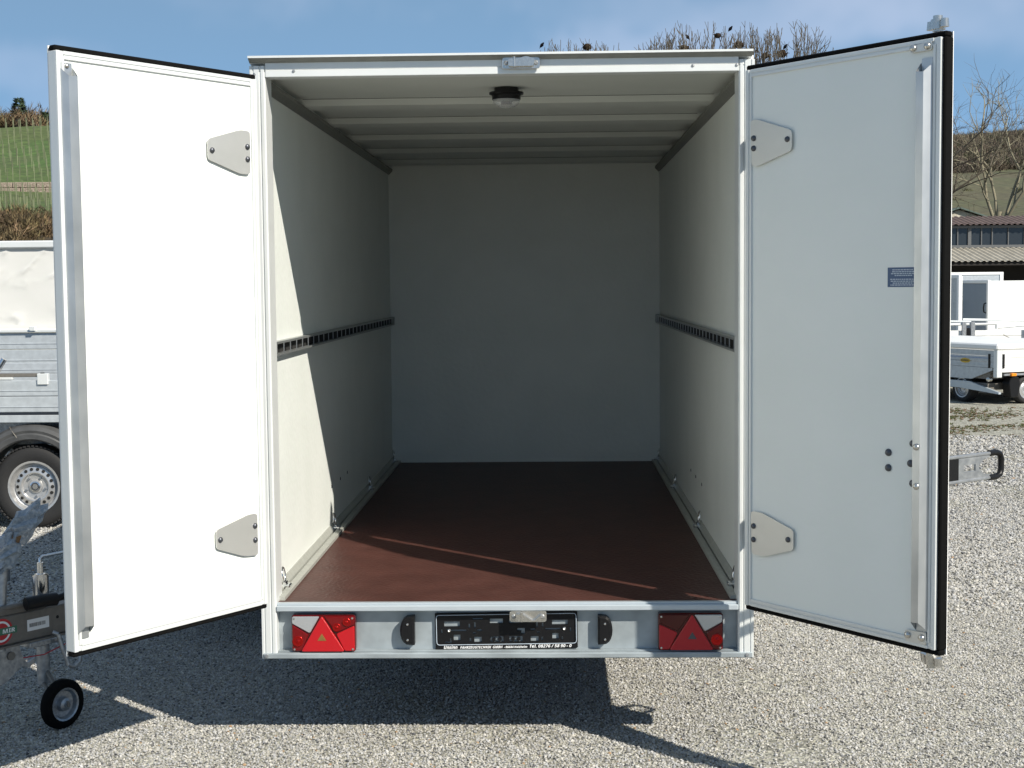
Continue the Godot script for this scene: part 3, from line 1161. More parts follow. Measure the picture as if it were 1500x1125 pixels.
func dome_bolt(parent: Node3D, b: MB, at: Vector3, r: float, m: Material) -> void:
	b.lathe(at, Vector3.BACK, [Vector2(r, 0), Vector2(r * 0.97, r * 0.3), Vector2(r * 0.8, r * 0.6), Vector2(r * 0.45, r * 0.82), Vector2(0.0, r * 0.9)], 12, true)
	part(parent, "bolt", b, m)

func tail_light(t: Node3D, x0: float, y0: float, flip: bool) -> void:
	var w := 0.244
	var b0 := MB.new()
	b0.xf = Transform3D(Basis(), Vector3(x0, FL + y0, -0.046))
	var P := func(pts: Array) -> Array:
		var out := []
		for q in pts:
			out.append(Vector2(w - q[0] if flip else q[0], q[1]))
		return out
	var nb := func() -> MB:
		var b := MB.new()
		b.xf = b0.xf
		return b
	var h: MB = nb.call()
	h.extrude(rounded(rect(0, 0, w, 0.142), 0.012), 0.0, 0.036, 0.004)
	var o := part(t, "tail_light", h, M.red_dark, "right tail light" if flip else "left tail light")
	var lens := [["reversing_lens", [[0.003, 0.137], [0.108, 0.137], [0.070, 0.072], [0.003, 0.110]], M.clear_lens, 0.041],
		["brake_lens", [[0.003, 0.106], [0.065, 0.066], [0.040, 0.005], [0.003, 0.005]], M.red_lens, 0.041],
		["fog_lens", [[0.126, 0.137], [0.240, 0.137], [0.240, 0.106], [0.171, 0.074]], M.red_lens if not flip else M.red_dark, 0.041],
		["corner_lens", [[0.240, 0.101], [0.171, 0.069], [0.202, 0.004], [0.240, 0.004]], M.red_reflector, 0.041]]
	for q in lens:
		var l: MB = nb.call()
		l.extrude(rounded(P.call(q[1]), 0.007), 0.030, q[3], 0.002)
		part(o, q[0], l, q[2])
	var tr: MB = nb.call()
	tr.extrude(rounded(P.call([[0.117, 0.140], [0.036, 0.003], [0.203, 0.003]]), 0.010), 0.030, 0.047, 0.002)
	part(o, "triangle_reflector", tr, M.red_reflector)
	var em: MB = nb.call()
	var ex: float = w - 0.117 if flip else 0.117
	for q in [[0.017, 0.0478], [0.009, 0.0486]]:
		em.extrude(PackedVector2Array([Vector2(ex - q[0], 0.056 - q[0] * 0.6), Vector2(ex + q[0], 0.056 - q[0] * 0.6), Vector2(ex, 0.056 + q[0])]), 0.047, q[1])
	part(o, "emblem", em, M.gold if not flip else M.bolt_dark)
	var spots := [[0.024, 0.042, 0.018]] if flip else [[0.024, 0.042, 0.017], [0.173, 0.095, 0.013], [0.211, 0.115, 0.013]]
	for q in spots:
		var hs: MB = nb.call()
		var rr: float = q[2] * 1.25
		hs.lathe(Vector3(w - q[0] if flip else q[0], q[1], 0.0405), Vector3.BACK, [Vector2(rr, 0.0), Vector2(rr * 0.97, 0.0035), Vector2(rr * 0.75, 0.0022), Vector2(rr * 0.4, 0.0012), Vector2(rr * 0.3, 0.0028), Vector2(0.0, 0.0045)], 18, true)
		part(o, "bulb_reflector", hs, M.red_hot)
	for q in [[0.011, 0.130], [0.233, 0.130], [0.011, 0.011], [0.233, 0.011]]:
		var s: MB = nb.call()
		s.lathe(Vector3(w - q[0] if flip else q[0], q[1], 0.040), Vector3.BACK, [Vector2(0.0045, 0), Vector2(0.004, 0.003), Vector2(0, 0.0035)], 10)
		part(o, "screw", s, M.stainless)

func plate_lamp(t: Node3D, cx: float, dir: float) -> void:
	# half-round black lamp; its flat side faces the number plate
	var pts := [Vector2(0, -0.055)]
	for i in 11:
		var a := -PI * 0.5 + PI * i / 10.0
		pts.append(Vector2(-dir * (0.012 + 0.043 * pow(cos(a), 0.7) if cos(a) > 0.01 else 0.012), 0.055 * sin(a)))
	pts.append(Vector2(0, 0.055))
	var b := MB.new()
	b.xf = Transform3D(Basis(), Vector3(cx, FL - 0.107, -0.048))
	b.extrude(PackedVector2Array(pts), 0.0, 0.042, 0.007)
	var o := part(t, "plate_lamp", b, M.black_plastic)
	for y in [0.026, -0.034]:
		var s := MB.new()
		s.xf = b.xf
		s.lathe(Vector3(-dir * 0.026, y, 0.042), Vector3.BACK, [Vector2(0.005, 0), Vector2(0.004, 0.003), Vector2(0, 0.004)], 10)
		part(o, "screw", s, M.stainless)

func plate_holder(t: Node3D) -> void:
	var k := 0.000478
	var x := Transform3D(Basis(Vector3.BACK, deg_to_rad(0.7)), Vector3(-0.272, FL - 0.187, -0.046))
	var holes := []
	for q in [[162, 165, 125, 40], [1022, 165, 125, 36], [527, 147, 105, 37], [680, 147, 110, 37], [235, 272, 55, 45], [400, 292, 60, 42], [1022, 270, 50, 45], [850, 293, 62, 40], [530, 292, 103, 42], [680, 292, 105, 42], [215, 232, 125, 12], [968, 230, 125, 12], [425, 232, 40, 12], [848, 232, 40, 12], [355, 185, 14, 34], [400, 172, 14, 48], [895, 172, 14, 48], [940, 185, 14, 34], [135, 228, 13, 30], [1162, 228, 13, 30], [205, 300, 12, 28], [163, 328, 56, 10], [1095, 298, 12, 25], [390, 142, 80, 9], [362, 300, 13, 30], [935, 300, 13, 25], [390, 255, 24, 11], [900, 255, 24, 11], [745, 226, 60, 20], [775, 246, 30, 26]]:
		holes.append(Rect2((q[0] - 90) * k, (392 - q[1] - q[3]) * k, q[2] * k, q[3] * k))
	var b := MB.new()
	b.xf = x
	b.holed(0.008, 0.020, 0.534, 0.132, holes, 0.007)
	var o := part(t, "number_plate_holder", b, M.black_plastic, "empty black number plate holder with dealer's lettering")
	var f := MB.new()
	f.xf = x
	f.bb(Vector3(0.0, 0.0, 0), Vector3(0.542, 0.0205, 0.013), 0.004)
	f.bb(Vector3(0.0, 0.131, 0), Vector3(0.542, 0.142, 0.013), 0.004)
	f.bb(Vector3(0.0, 0.018, 0), Vector3(0.009, 0.135, 0.0128), 0.004)
	f.bb(Vector3(0.533, 0.018, 0), Vector3(0.542, 0.135, 0.0128), 0.004)
	part(o, "frame", f, M.black_plastic)
	var l := MB.new()
	l.xf = x
	var ring := []
	for q in rounded(rect(0.005, 0.0195, 0.537, 0.1345), 0.012, 4):
		ring.append(Vector3(q.x, q.y, 0.0125))
	l.tube(ring, 0.0014, 5, true)
	part(o, "white_line", l, M.sticker_line)
	for q in [[556, 314], [603, 314], [708, 314], [753, 314]]:
		var d := MB.new()
		d.xf = x
		d.cyl(Vector3((q[0] - 90) * k, (392 - q[1]) * k, 0.0), Vector3((q[0] - 90) * k, (392 - q[1]) * k, 0.0085), 0.0075, -1, 12)
		part(o, "clip", d, M.black_plastic)
	for q in [[200, 238], [1118, 236]]:
		var d := MB.new()
		d.xf = x
		d.lathe(Vector3((q[0] - 90) * k, (392 - q[1]) * k, 0.007), Vector3.BACK, [Vector2(0.007, 0), Vector2(0.006, 0.003), Vector2(0.003, 0.004), Vector2(0, 0.002)], 12)
		part(o, "screw", d, M.stainless)
	for q in [["Unsinn", 155, 0.0130, 0.051], ["FAHRZEUGTECHNIK", 287, 0.0095, 0.117], ["GMBH", 545, 0.0095, 0.036], ["- 86684 Holzheim", 634, 0.0088, 0.088], ["Tel. 08276 / 58 90 - 0", 836, 0.0125, 0.160]]:
		lettering(o, q[0], x * Transform3D(Basis(), Vector3((q[1] - 90) * k, 0.0045, 0.0131)), q[2], q[3], 0.22)

func tie_ring(t: Node3D, s: float, z: float) -> void:
	var b := up()
	b.box(Vector3(s * 0.880, 0.020, z), Vector3(0.038, 0.014, 0.05), 0.004)
	b.cyl(Vector3(s * 0.883, 0.03, z - 0.022), Vector3(s * 0.883, 0.03, z + 0.022), 0.007, -1, 8)
	var o := part(t, "tie_down_ring", b, M.chrome)
	var pts := []
	for i in 18:
		var a := TAU * i / 18.0
		pts.append(Vector3(s * (0.886 + 0.008 * (1.0 + sin(a)) * 0.5), 0.062 + 0.030 * sin(a), z + 0.026 * cos(a)))
	var r := up()
	r.tube(pts, 0.0042, 7, true)
	part(o, "ring", r, M.chrome)

func lashing_rail(t: Node3D, s: float) -> void:
	var b := MB.new()
	# local x runs along the wall, z away from it
	var holes := []
	for i in 30:
		var u := 0.035 + i * 0.1425
		if u + 0.1275 < LEN - 0.14:
			holes.append(Rect2(u, 0.009, 0.1275, 0.037))
	var at := Vector3(s * (HW - 0.001), FL + 0.934, -0.124 if s < 0 else -LEN + 0.002)
	b.xf = Transform3D(Basis(Vector3.UP, PI * 0.5 if s < 0 else -PI * 0.5), at)
	b.xf.origin += b.xf.basis.z * 0.026
	b.holed(0.0, 0.0, LEN - 0.126, 0.055, holes, 0.0012)
	var back := MB.new()
	back.xf = b.xf
	back.bb(Vector3(0.0, 0.0, -0.026), Vector3(LEN - 0.126, 0.007, 0.0), 0.0)
	back.bb(Vector3(0.0, 0.048, -0.026), Vector3(LEN - 0.126, 0.055, 0.0), 0.0)
	var o := part(t, "lashing_rail", b, M.rail_metal)
	part(o, "rail_flange", back, M.rail_metal)
	var dk := MB.new()
	dk.xf = b.xf
	dk.bb(Vector3(0.0, 0.0072, -0.0255), Vector3(LEN - 0.126, 0.0478, -0.0235), 0.0)
	part(o, "rail_back", dk, M.hole_dark)
	# the tongues between the slots stand a little proud and catch the light
	for i in 30:
		var u := 0.035 + i * 0.1425 - 0.0165
		if u + 0.02 > LEN - 0.14 or i == 0:
			continue
		var q := MB.new()
		q.xf = b.xf
		q.bb(Vector3(u + 0.003, 0.008, 0.0012), Vector3(u + 0.013, 0.047, 0.0024), 0.0)
		part(o, "slot_bar", q, M.zinc)

func box_trailer() -> void:
	var t := thing("box_trailer", "white box trailer in the middle with both rear doors open and a brown floor", "trailer")
	# floor
	var f := up()
	f.bb(Vector3(-HW, -0.027, -LEN), Vector3(HW, 0.0, -0.035), 0.0)
	part(t, "floor_board", f, M.plywood_film, "brown scuffed plywood floor")
	# walls
	for s in [-1.0, 1.0]:
		var w := up()
		w.bb(Vector3(s * HW, -0.05, -LEN), Vector3(s * (HW + 0.022), 2.015, -0.1205), 0.0)
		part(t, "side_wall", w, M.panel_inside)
		var sk := up()
		sk.bb(Vector3(s * (HW + 0.0222), -0.05, -LEN - 0.03), Vector3(s * (HW + 0.024), 2.015, -0.1205), 0.0)
		part(t, "outer_skin", sk, M.white_paint)
		# corner trim under the ceiling
		var c := up()
		c.extrude(PackedVector2Array([Vector2(s * HW, 1.940), Vector2(s * (HW - 0.006), 1.940), Vector2(s * (HW - 0.028), 1.962), Vector2(s * (HW - 0.028), 1.976), Vector2(s * HW, 1.976)]), -LEN, -0.122)
		part(t, "ceiling_trim", c, M.aluminium_dull)
		# floor rail with a groove
		var pr := PackedVector2Array([Vector2(s * HW, 0.0005), Vector2(s * (HW - 0.055), 0.0005), Vector2(s * (HW - 0.055), 0.014), Vector2(s * (HW - 0.028), 0.016), Vector2(s * (HW - 0.028), 0.006), Vector2(s * (HW - 0.020), 0.006), Vector2(s * (HW - 0.020), 0.018), Vector2(s * (HW - 0.004), 0.040), Vector2(s * HW, 0.040)])
		var r := up()
		r.extrude(pr, -LEN, -0.062)
		part(t, "floor_rail", r, M.floor_rail_alu)
		lashing_rail(t, s)
		for z in [-0.25, -1.60, -2.96, -4.27]:
			tie_ring(t, s, z)
		for z in [-1.62, -1.91, -2.16]:
			var h := up()
			h.cyl(Vector3(s * HW, 0.22, z), Vector3(s * (HW - 0.003), 0.22, z), 0.009, 0.007, 10)
			part(t, "screw", h, M.bolt_dark)
		# posts of the rear frame
		var po := up()
		var x0: float = s * HW
		po.extrude(PackedVector2Array([Vector2(s * 0.8725, -0.12), Vector2(s * 0.8725, -0.006), Vector2(s * 0.878, 0.0), Vector2(s * 0.888, 0.0), Vector2(s * 0.890, -0.004), Vector2(s * 0.894, -0.004), Vector2(s * 0.896, 0.0), Vector2(s * 0.914, 0.0), Vector2(s * 0.916, -0.004), Vector2(s * 0.919, -0.004), Vector2(s * 0.921, 0.0), Vector2(s * 0.929, 0.0), Vector2(s * 0.931, -0.004), Vector2(s * 0.931, -0.12)]), 0.0, 1.0)
		# the profile lies in x/z: stand it up
		for i in po.v.size():
			var q := po.v[i] - Vector3(0, FL, 0)
			po.v[i] = Vector3(q.x, FL + lerpf(-0.209, 2.016, q.z), q.y)
			var m := po.n[i]
			po.n[i] = Vector3(m.x, m.z, m.y)
		for i in range(0, po.v.size(), 3):   # the mirror turned the faces over
			var sw := po.v[i + 1]
			po.v[i + 1] = po.v[i + 2]
			po.v[i + 2] = sw
			var sn := po.n[i + 1]
			po.n[i + 1] = po.n[i + 2]
			po.n[i + 2] = sn
		part(t, "corner_post", po, M.aluminium)
	var w := up()
	w.bb(Vector3(-HW, -0.05, -LEN - 0.03), Vector3(HW, 2.015, -LEN), 0.0)
	part(t, "front_wall", w, M.panel_inside)
	# ceiling sheet with hanging ribs
	var zs := [0.0]
	var ys := [1.998]
	for z in [-0.83, -1.53, -2.31, -3.08, -3.82]:
		zs.append_array([z, z - 0.045, z - 0.20, z - 0.26])
		ys.append_array([1.998, 1.974, 1.974, 1.998])
	zs.append(-LEN)
	ys.append(1.998)
	var c := up()
	for i in zs.size() - 1:
		var a := Vector3(-HW, ys[i], zs[i])
		var b := Vector3(-HW, ys[i + 1], zs[i + 1])
		var e := (b - a).normalized()
		var nn := Vector3(0, e.z, -e.y)
		if nn.y > 0:
			nn = -nn
		c.quad(a, b, b + Vector3(HW * 2, 0, 0), a + Vector3(HW * 2, 0, 0), nn)
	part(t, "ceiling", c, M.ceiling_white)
	for z in [-0.83, -1.53, -2.31, -3.08, -3.82]:
		var l := up()
		l.bb(Vector3(-HW + 0.03, 1.9965, z + 0.004), Vector3(HW - 0.03, 2.0005, z + 0.0005), 0.0)
		part(t, "ceiling_joint", l, M.hole_dark)
	var rf := up()
	rf.bb(Vector3(-0.935, 2.0165, -LEN - 0.04), Vector3(0.935, 2.040, -0.064), 0.002)
	part(t, "roof", rf, M.white_paint)
	# header and the drip edge above it
	var h := up()
	h.bb(Vector3(-0.872, 1.9735, -0.06), Vector3(0.872, 2.0, 0.0), 0.002)
	h.bb(Vector3(-0.8718, 2.0005, -0.058), Vector3(0.8718, 2.026, -0.0005), 0.001)
	part(t, "header_beam", h, M.aluminium)
	var de := up()
	de.extrude(PackedVector2Array([Vector2(-0.0635, 2.0165), Vector2(0.003, 2.0265), Vector2(0.028, 2.0395), Vector2(0.034, 2.0395), Vector2(0.034, 2.0475), Vector2(-0.0635, 2.0475)]), -0.929, 0.921)
	turn_zy(de)
	part(t, "drip_edge", de, M.aluminium)
	var dr := up()
	dr.extrude(PackedVector2Array([Vector2(0.0035, 2.0258), Vector2(0.0285, 2.0388), Vector2(0.0277, 2.0396), Vector2(0.0027, 2.0268)]), -0.9285, 0.9205)
	turn_zy(dr)
	for i in dr.v.size():
		dr.v[i] += Vector3(0, -0.0004, 0.0006)
	part(t, "drip_seal", dr, M.aluminium_dull)
	for x in [-0.912, -0.765, 0.705, 0.865]:
		var s := up()
		s.lathe(Vector3(x, 1.995 if absf(x) < 0.9 else 1.985, 0.0), Vector3.BACK, [Vector2(0.006, 0), Vector2(0.005, 0.003), Vector2(0, 0.004)], 10)
		part(t, "rivet", s, M.galvanised)
	# rear beam: lip, recessed face, lower lip
	var be := up()
	be.bb(Vector3(-0.8722, -0.1845, -0.058), Vector3(0.8722, -0.0285, -0.048), 0.0)
	part(t, "rear_beam", be, M.anodised)
	var l1 := up()
	l1.bb(Vector3(-0.8722, -0.028, -0.06), Vector3(0.8722, -0.0065, 0.004), 0.003)
	l1.bb(Vector3(-0.8721, -0.0064, -0.0345), Vector3(0.8721, 0.0015, -0.012), 0.001)
	part(t, "sill", l1, M.sill_alu)
	var l2 := up()
	l2.bb(Vector3(-0.925, -0.209, -0.06), Vector3(0.925, -0.1885, 0.006), 0.003)
	l2.bb(Vector3(-0.8722, -0.1884, -0.06), Vector3(0.8722, -0.1846, -0.02), 0.001)
	part(t, "lower_lip", l2, M.anodised)
	for x in [-0.912, 0.905]:
		var s := up()
		s.lathe(Vector3(x, -0.197, 0.006), Vector3.BACK, [Vector2(0.008, 0), Vector2(0.007, 0.004), Vector2(0, 0.005)], 10)
		part(t, "rivet", s, M.galvanised)
	tail_light(t, -0.818, -0.186, false)
	tail_light(t, 0.573, -0.184, true)
	plate_lamp(t, -0.350, 1.0)
	plate_lamp(t, 0.346, -1.0)
	plate_holder(t)
	keeper(t, 0.012, 0.152, -0.071, -0.0285, -0.002, -1.0)
	keeper(t, 0.004, 0.145, 1.990, 2.032, 0.012, 1.0)
	# lamp on the ceiling
	var la := up()
	la.lathe(Vector3(0.003, 1.998, -0.56), Vector3.DOWN, [Vector2(0.05, 0.0), Vector2(0.05, 0.016), Vector2(0.07, 0.018), Vector2(0.07, 0.026), Vector2(0.059, 0.030), Vector2(0.058, 0.048), Vector2(0.0, 0.048)], 24)
	var lo := part(t, "ceiling_lamp", la, M.black_plastic)
	var gl := up()
	gl.dome(Vector3(0.003, 1.950, -0.56), Vector3.DOWN, 0.056, 0.034, 24)
	part(lo, "lamp_glass", gl, M.bulb_glass)
	var bu := up()
	bu.cyl(Vector3(-0.02, 1.938, -0.56), Vector3(0.026, 1.938, -0.56), 0.007, -1, 10)
	part(lo, "bulb", bu, M.bolt_dark)
	# doors
	rear_door(t, -1.0, 0.887, 0.601, 0.009, 1.960)
	rear_door(t, 1.0, 0.8865, 0.655, -0.001, 1.978)
	# running gear under the floor
	for x in [-0.55, 0.55]:
		var b := up()
		b.bb(Vector3(x - 0.03, -0.13, -LEN), Vector3(x + 0.03, -0.0275, -0.07), 0.003)
		part(t, "chassis_beam", b, M.galvanised)
	for z in [-2.15, -2.75]:
		var a := up(0.0)
		a.cyl(Vector3(-0.8, 0.25, z), Vector3(0.8, 0.25, z), 0.035, -1, 10)
		a.bb(Vector3(-0.58, 0.25, z - 0.04), Vector3(-0.52, 0.44, z + 0.04), 0.0)
		a.bb(Vector3(0.52, 0.25, z - 0.04), Vector3(0.58, 0.44, z + 0.04), 0.0)
		part(t, "axle", a, M.galvanised)
		for s in [-1.0, 1.0]:
			wheel(t, Vector3(s * 0.80, 0.25, z), Vector3(s, 0, 0), 0.25, 0.145, 0.16, false)
	var db := up()
	db.bb(Vector3(-0.05, -0.14, -LEN - 1.3), Vector3(0.05, -0.04, -LEN + 0.3), 0.003)
	part(t, "drawbar", db, M.galvanised)
	var jw := up(0.0)
	jw.cyl(Vector3(0.12, 0.1, -LEN - 0.9), Vector3(0.12, 0.62, -LEN - 0.9), 0.03, -1, 10)
	jw.cyl(Vector3(0.09, 0.1, -LEN - 0.9), Vector3(0.15, 0.1, -LEN - 0.9), 0.1, -1, 16)
	part(t, "jockey_wheel", jw, M.tyre)

# tyre with a rim; axis points outwards
func wheel(t: Node3D, c: Vector3, axis: Vector3, r: float, rr: float, w: float, fine: bool) -> void:
	var h := w * 0.5
	var k := 40 if fine else 22
	var b := MB.new()
	var sh := (r - rr)
	b.lathe(c, axis, [Vector2(rr, h * 0.86), Vector2(rr + sh * 0.25, h * 1.0), Vector2(rr + sh * 0.62, h * 1.02), Vector2(r - sh * 0.16, h * 0.90), Vector2(r - 0.004, h * 0.72), Vector2(r, h * 0.5), Vector2(r, -h * 0.5), Vector2(r - sh * 0.16, -h * 0.9), Vector2(rr, -h * 0.86)], k, true)
	if fine:   # tread blocks and grooves on the shoulder
		var d := axis.normalized()
		var u := d.cross(Vector3.UP).normalized()
		var v := d.cross(u)
		for i in 60:
			var a := TAU * i / 60.0
			var q := u * cos(a) + v * sin(a)
			var s := (v * cos(a) - u * sin(a))
			var p := c + q * (r - 0.006) + d * h * 0.70
			var bx := MB.new()
			bx.xf = Transform3D(Basis(s, q, s.cross(q)), p)
			bx.box(Vector3.ZERO, Vector3(TAU * r / 60.0 * 0.62, 0.012, 0.05), 0.002)
			b.v.append_array(bx.v)
			b.n.append_array(bx.n)
	var ty := part(t, "wheel", b, M.tyre)
	var m := MB.new()
	m.lathe(c, axis, [Vector2(rr + 0.008, h * 0.84), Vector2(rr + 0.010, h * 0.95), Vector2(rr * 0.97, h * 0.93), Vector2(rr * 0.90, h * 0.55), Vector2(rr * 0.84, h * 0.48), Vector2(rr * 0.80, h * 0.60), Vector2(rr * 0.58, h * 0.72), Vector2(rr * 0.54, h * 0.70), Vector2(rr * 0.50, h * 0.52), Vector2(rr * 0.30, h * 0.50), Vector2(rr * 0.26, h * 0.62), Vector2(0.0, h * 0.64)], k, false)
	m.lathe(c, axis, [Vector2(rr, h * 0.8), Vector2(rr * 0.85, h * 0.4), Vector2(rr * 0.85, -h * 0.8)], k, true)
	var rim := part(ty, "rim", m, M.rim_silver)
	if not fine:
		return
	var d := axis.normalized()
	var u := d.cross(Vector3.UP).normalized()
	var v := d.cross(u)
	for i in 18:
		var a := TAU * i / 18.0
		var q := u * cos(a) + v * sin(a)
		var p := c + q * rr * 0.705 + d * (h * 0.662)
		var nd := (d + q * 0.32).normalized()
		var hb := MB.new()
		hb.lathe(p + nd * 0.0035, nd, [Vector2(0.0125, -0.003), Vector2(0.0118, 0.0), Vector2(0.0, 0.0)], 12)
		part(ty, "vent_hole", hb, M.hole_dark)
	for i in 5:
		var a := TAU * (i + 0.3) / 5.0
		var q := u * cos(a) + v * sin(a)
		var p := c + q * rr * 0.40 + d * (h * 0.51)
		var nb := MB.new()
		nb.cyl(p, p + d * 0.016, 0.0095, 0.008, 6)
		part(ty, "wheel_nut", nb, M.zinc)
	var cap := MB.new()
	cap.lathe(c + d * h * 0.64, d, [Vector2(rr * 0.21, 0), Vector2(rr * 0.21, 0.004), Vector2(rr * 0.17, 0.006), Vector2(rr * 0.165, 0.003), Vector2(0, 0.003)], 20)
	part(ty, "hub_cap", cap, M.chrome)
	var hr := MB.new()
	hr.lathe(c + d * (h * 0.64 + 0.0035), d, [Vector2(rr * 0.155, 0), Vector2(rr * 0.155, 0.0015), Vector2(rr * 0.11, 0.0015), Vector2(rr * 0.11, 0)], 18)
	part(ty, "hub_ring", hr, M.bolt_dark)


# ---------------------------------------------------------------- trailers parked round about
func drawbar_trailer() -> void:
	var t := thing("trailer_drawbar", "steel trailer drawbar with jockey wheel and plastic-wrapped brake lever, left of the open door", "trailer", Vector3(-1.84, 0, -0.45), 0.949)
	var nb := func() -> MB: return MB.new()
	var b: MB = nb.call()
	b.bb(Vector3(-0.95, 0.365, -0.03), Vector3(1.0, 0.482, 0.03), 0.004)
	b.bb(Vector3(-0.95, 0.358, -0.03), Vector3(1.0, 0.3645, 0.046), 0.001)
	part(t, "drawbar_beam", b, M.steel_grey)
	b = nb.call()
	b.xf = Transform3D(Basis(Vector3.UP, 0.55), Vector3(-0.95, 0, 0))
	b.bb(Vector3(0.0, 0.40, -0.16), Vector3(1.6, 0.48, -0.10), 0.004)
	part(t, "drawbar_beam", b, M.zinc)
	b = nb.call()
	b.cyl(Vector3(-0.30, 0.34, 0.0), Vector3(-0.30, 0.35, 0.0), 0.02)
	b.bb(Vector3(-0.20, 0.335, -0.02), Vector3(-0.05, 0.3575, 0.05), 0.003)
	part(t, "underplate", b, M.zinc)
	# round sticker with a banner, and a barcode label
	b = nb.call()
	b.cyl(Vector3(-0.315, 0.424, 0.03), Vector3(-0.315, 0.424, 0.0312), 0.052, -1, 28)
	var st := part(t, "round_sticker", b, M.sign_red)
	b = nb.call()
	b.lathe(Vector3(-0.315, 0.424, 0.0313), Vector3.BACK, [Vector2(0.042, 0), Vector2(0.042, 0.0004), Vector2(0.034, 0.0004), Vector2(0.034, 0)], 28)
	part(st, "white_ring", b, M.sticker_white)
	b = nb.call()
	b.bb(Vector3(-0.39, 0.410, 0.0317), Vector3(-0.245, 0.438, 0.0324), 0.0)
	part(st, "banner", b, M.sign_green)
	lettering(st, "MIR", Transform3D(Basis(), Vector3(-0.310, 0.416, 0.0325)), 0.016, 0.055, 0.1)
	b = nb.call()
	b.bb(Vector3(-0.197, 0.402, 0.03), Vector3(-0.096, 0.448, 0.0312), 0.0)
	var lb := part(t, "barcode_label", b, M.sticker_white)
	var rng := RandomNumberGenerator.new()
	rng.seed = 9
	b = nb.call()
	var x := -0.187
	while x < -0.112:
		var w := rng.randf_range(0.0015, 0.004)
		b.bb(Vector3(x, 0.417, 0.0312), Vector3(x + w, 0.432, 0.0316), 0.0)
		x += w + rng.randf_range(0.0015, 0.003)
	part(lb, "bars", b, M.ink)
	b = nb.call()
	b.cyl(Vector3(-0.055, 0.435, 0.03), Vector3(-0.055, 0.435, 0.0305), 0.007)
	part(t, "bolt_hole", b, M.hole_dark)
	# jack tube through its clamp, with the crank on top
	b = nb.call()
	b.cyl(Vector3(-0.07, 0.15, -0.055), Vector3(-0.07, 0.50, -0.055), 0.027, -1, 18)
	part(t, "jack_tube", b, M.galvanised)
	b = nb.call()
	b.cyl(Vector3(-0.07, 0.50, -0.055), Vector3(-0.07, 0.598, -0.055), 0.032, -1, 18)
	b.cyl(Vector3(-0.07, 0.598, -0.055), Vector3(-0.07, 0.606, -0.055), 0.034, 0.02, 18)
	b.cyl(Vector3(-0.07, 0.60, -0.055), Vector3(-0.07, 0.652, -0.055), 0.012, -1, 12)
	part(t, "jack_head", b, M.chrome)
	b = nb.call()
	b.tube([Vector3(-0.07, 0.640, -0.055), Vector3(-0.07, 0.668, -0.055), Vector3(-0.06, 0.676, -0.055), Vector3(0.07, 0.676, -0.06), Vector3(0.10, 0.674, -0.06), Vector3(0.105, 0.63, -0.06)], 0.0065, 8)
	part(t, "crank", b, M.chrome)
	b = nb.call()
	b.tube([Vector3(-0.23, 0.525, 0.075), Vector3(-0.16, 0.528, 0.085), Vector3(-0.10, 0.524, 0.085)], 0.027, 12)
	b.tube([Vector3(-0.10, 0.524, 0.085), Vector3(-0.055, 0.53, 0.085), Vector3(-0.03, 0.545, 0.08)], 0.014, 8)
	part(t, "clamp_grip", b, M.black_plastic)
	b = nb.call()
	b.tube([Vector3(-0.5, 0.50, -0.03), Vector3(-0.24, 0.515, 0.03), Vector3(0.0, 0.505, 0.02), Vector3(0.6, 0.50, 0.0)], 0.011, 8)
	b.bb(Vector3(-0.40, 0.4825, -0.03), Vector3(-0.10, 0.51, 0.028), 0.004)
	part(t, "brake_linkage", b, M.steel_grey)
	# jockey wheel
	var ax := Vector3(0.12, 0, 0.99).normalized()
	var world_ax := Vector3(0.86, 0, 0.51)
	ax = Basis(Vector3.UP, -0.949) * world_ax
	var wc := Vector3(-0.105, 0.1, 0.115)
	var side := ax.cross(Vector3.UP).normalized()
	b = nb.call()
	b.lathe(wc, ax, [Vector2(0.066, 0.020), Vector2(0.078, 0.025), Vector2(0.092, 0.022), Vector2(0.1, 0.012), Vector2(0.1, -0.012), Vector2(0.092, -0.022), Vector2(0.078, -0.025), Vector2(0.066, -0.02)], 28, true)
	var jw := part(t, "jockey_wheel", b, M.rubber)
	b = nb.call()
	b.lathe(wc, ax, [Vector2(0.067, 0.021), Vector2(0.060, 0.019), Vector2(0.052, 0.004), Vector2(0.030, 0.002), Vector2(0.026, 0.022), Vector2(0.012, 0.026), Vector2(0.010, 0.034), Vector2(0.0, 0.036)], 24)
	part(jw, "rim", b, M.zinc)
	b = nb.call()
	for q in [1.0, -1.0]:
		b.tube([Vector3(-0.07, 0.20, -0.055) + ax * 0.022 * q, Vector3(-0.078, 0.155, -0.01) + ax * 0.036 * q, wc + ax * 0.036 * q], 0.010, 6)
	b.cyl(wc - ax * 0.04, wc + ax * 0.04, 0.008, -1, 10)
	part(t, "wheel_fork", b, M.steel_grey)
	# brake lever and the plastic round it
	b = nb.call()
	b.tube([Vector3(-0.285, 0.44, -0.01), Vector3(-0.275, 0.58, -0.01), Vector3(-0.262, 0.70, -0.01)], 0.016, 10)
	part(t, "brake_lever", b, M.galvanised)
	b = nb.call()
	b.tube([Vector3(-0.262, 0.70, -0.01), Vector3(-0.225, 0.765, -0.01), Vector3(-0.14, 0.85, -0.01)], 0.015, 10)
	part(t, "lever_grip", b, M.black_plastic)
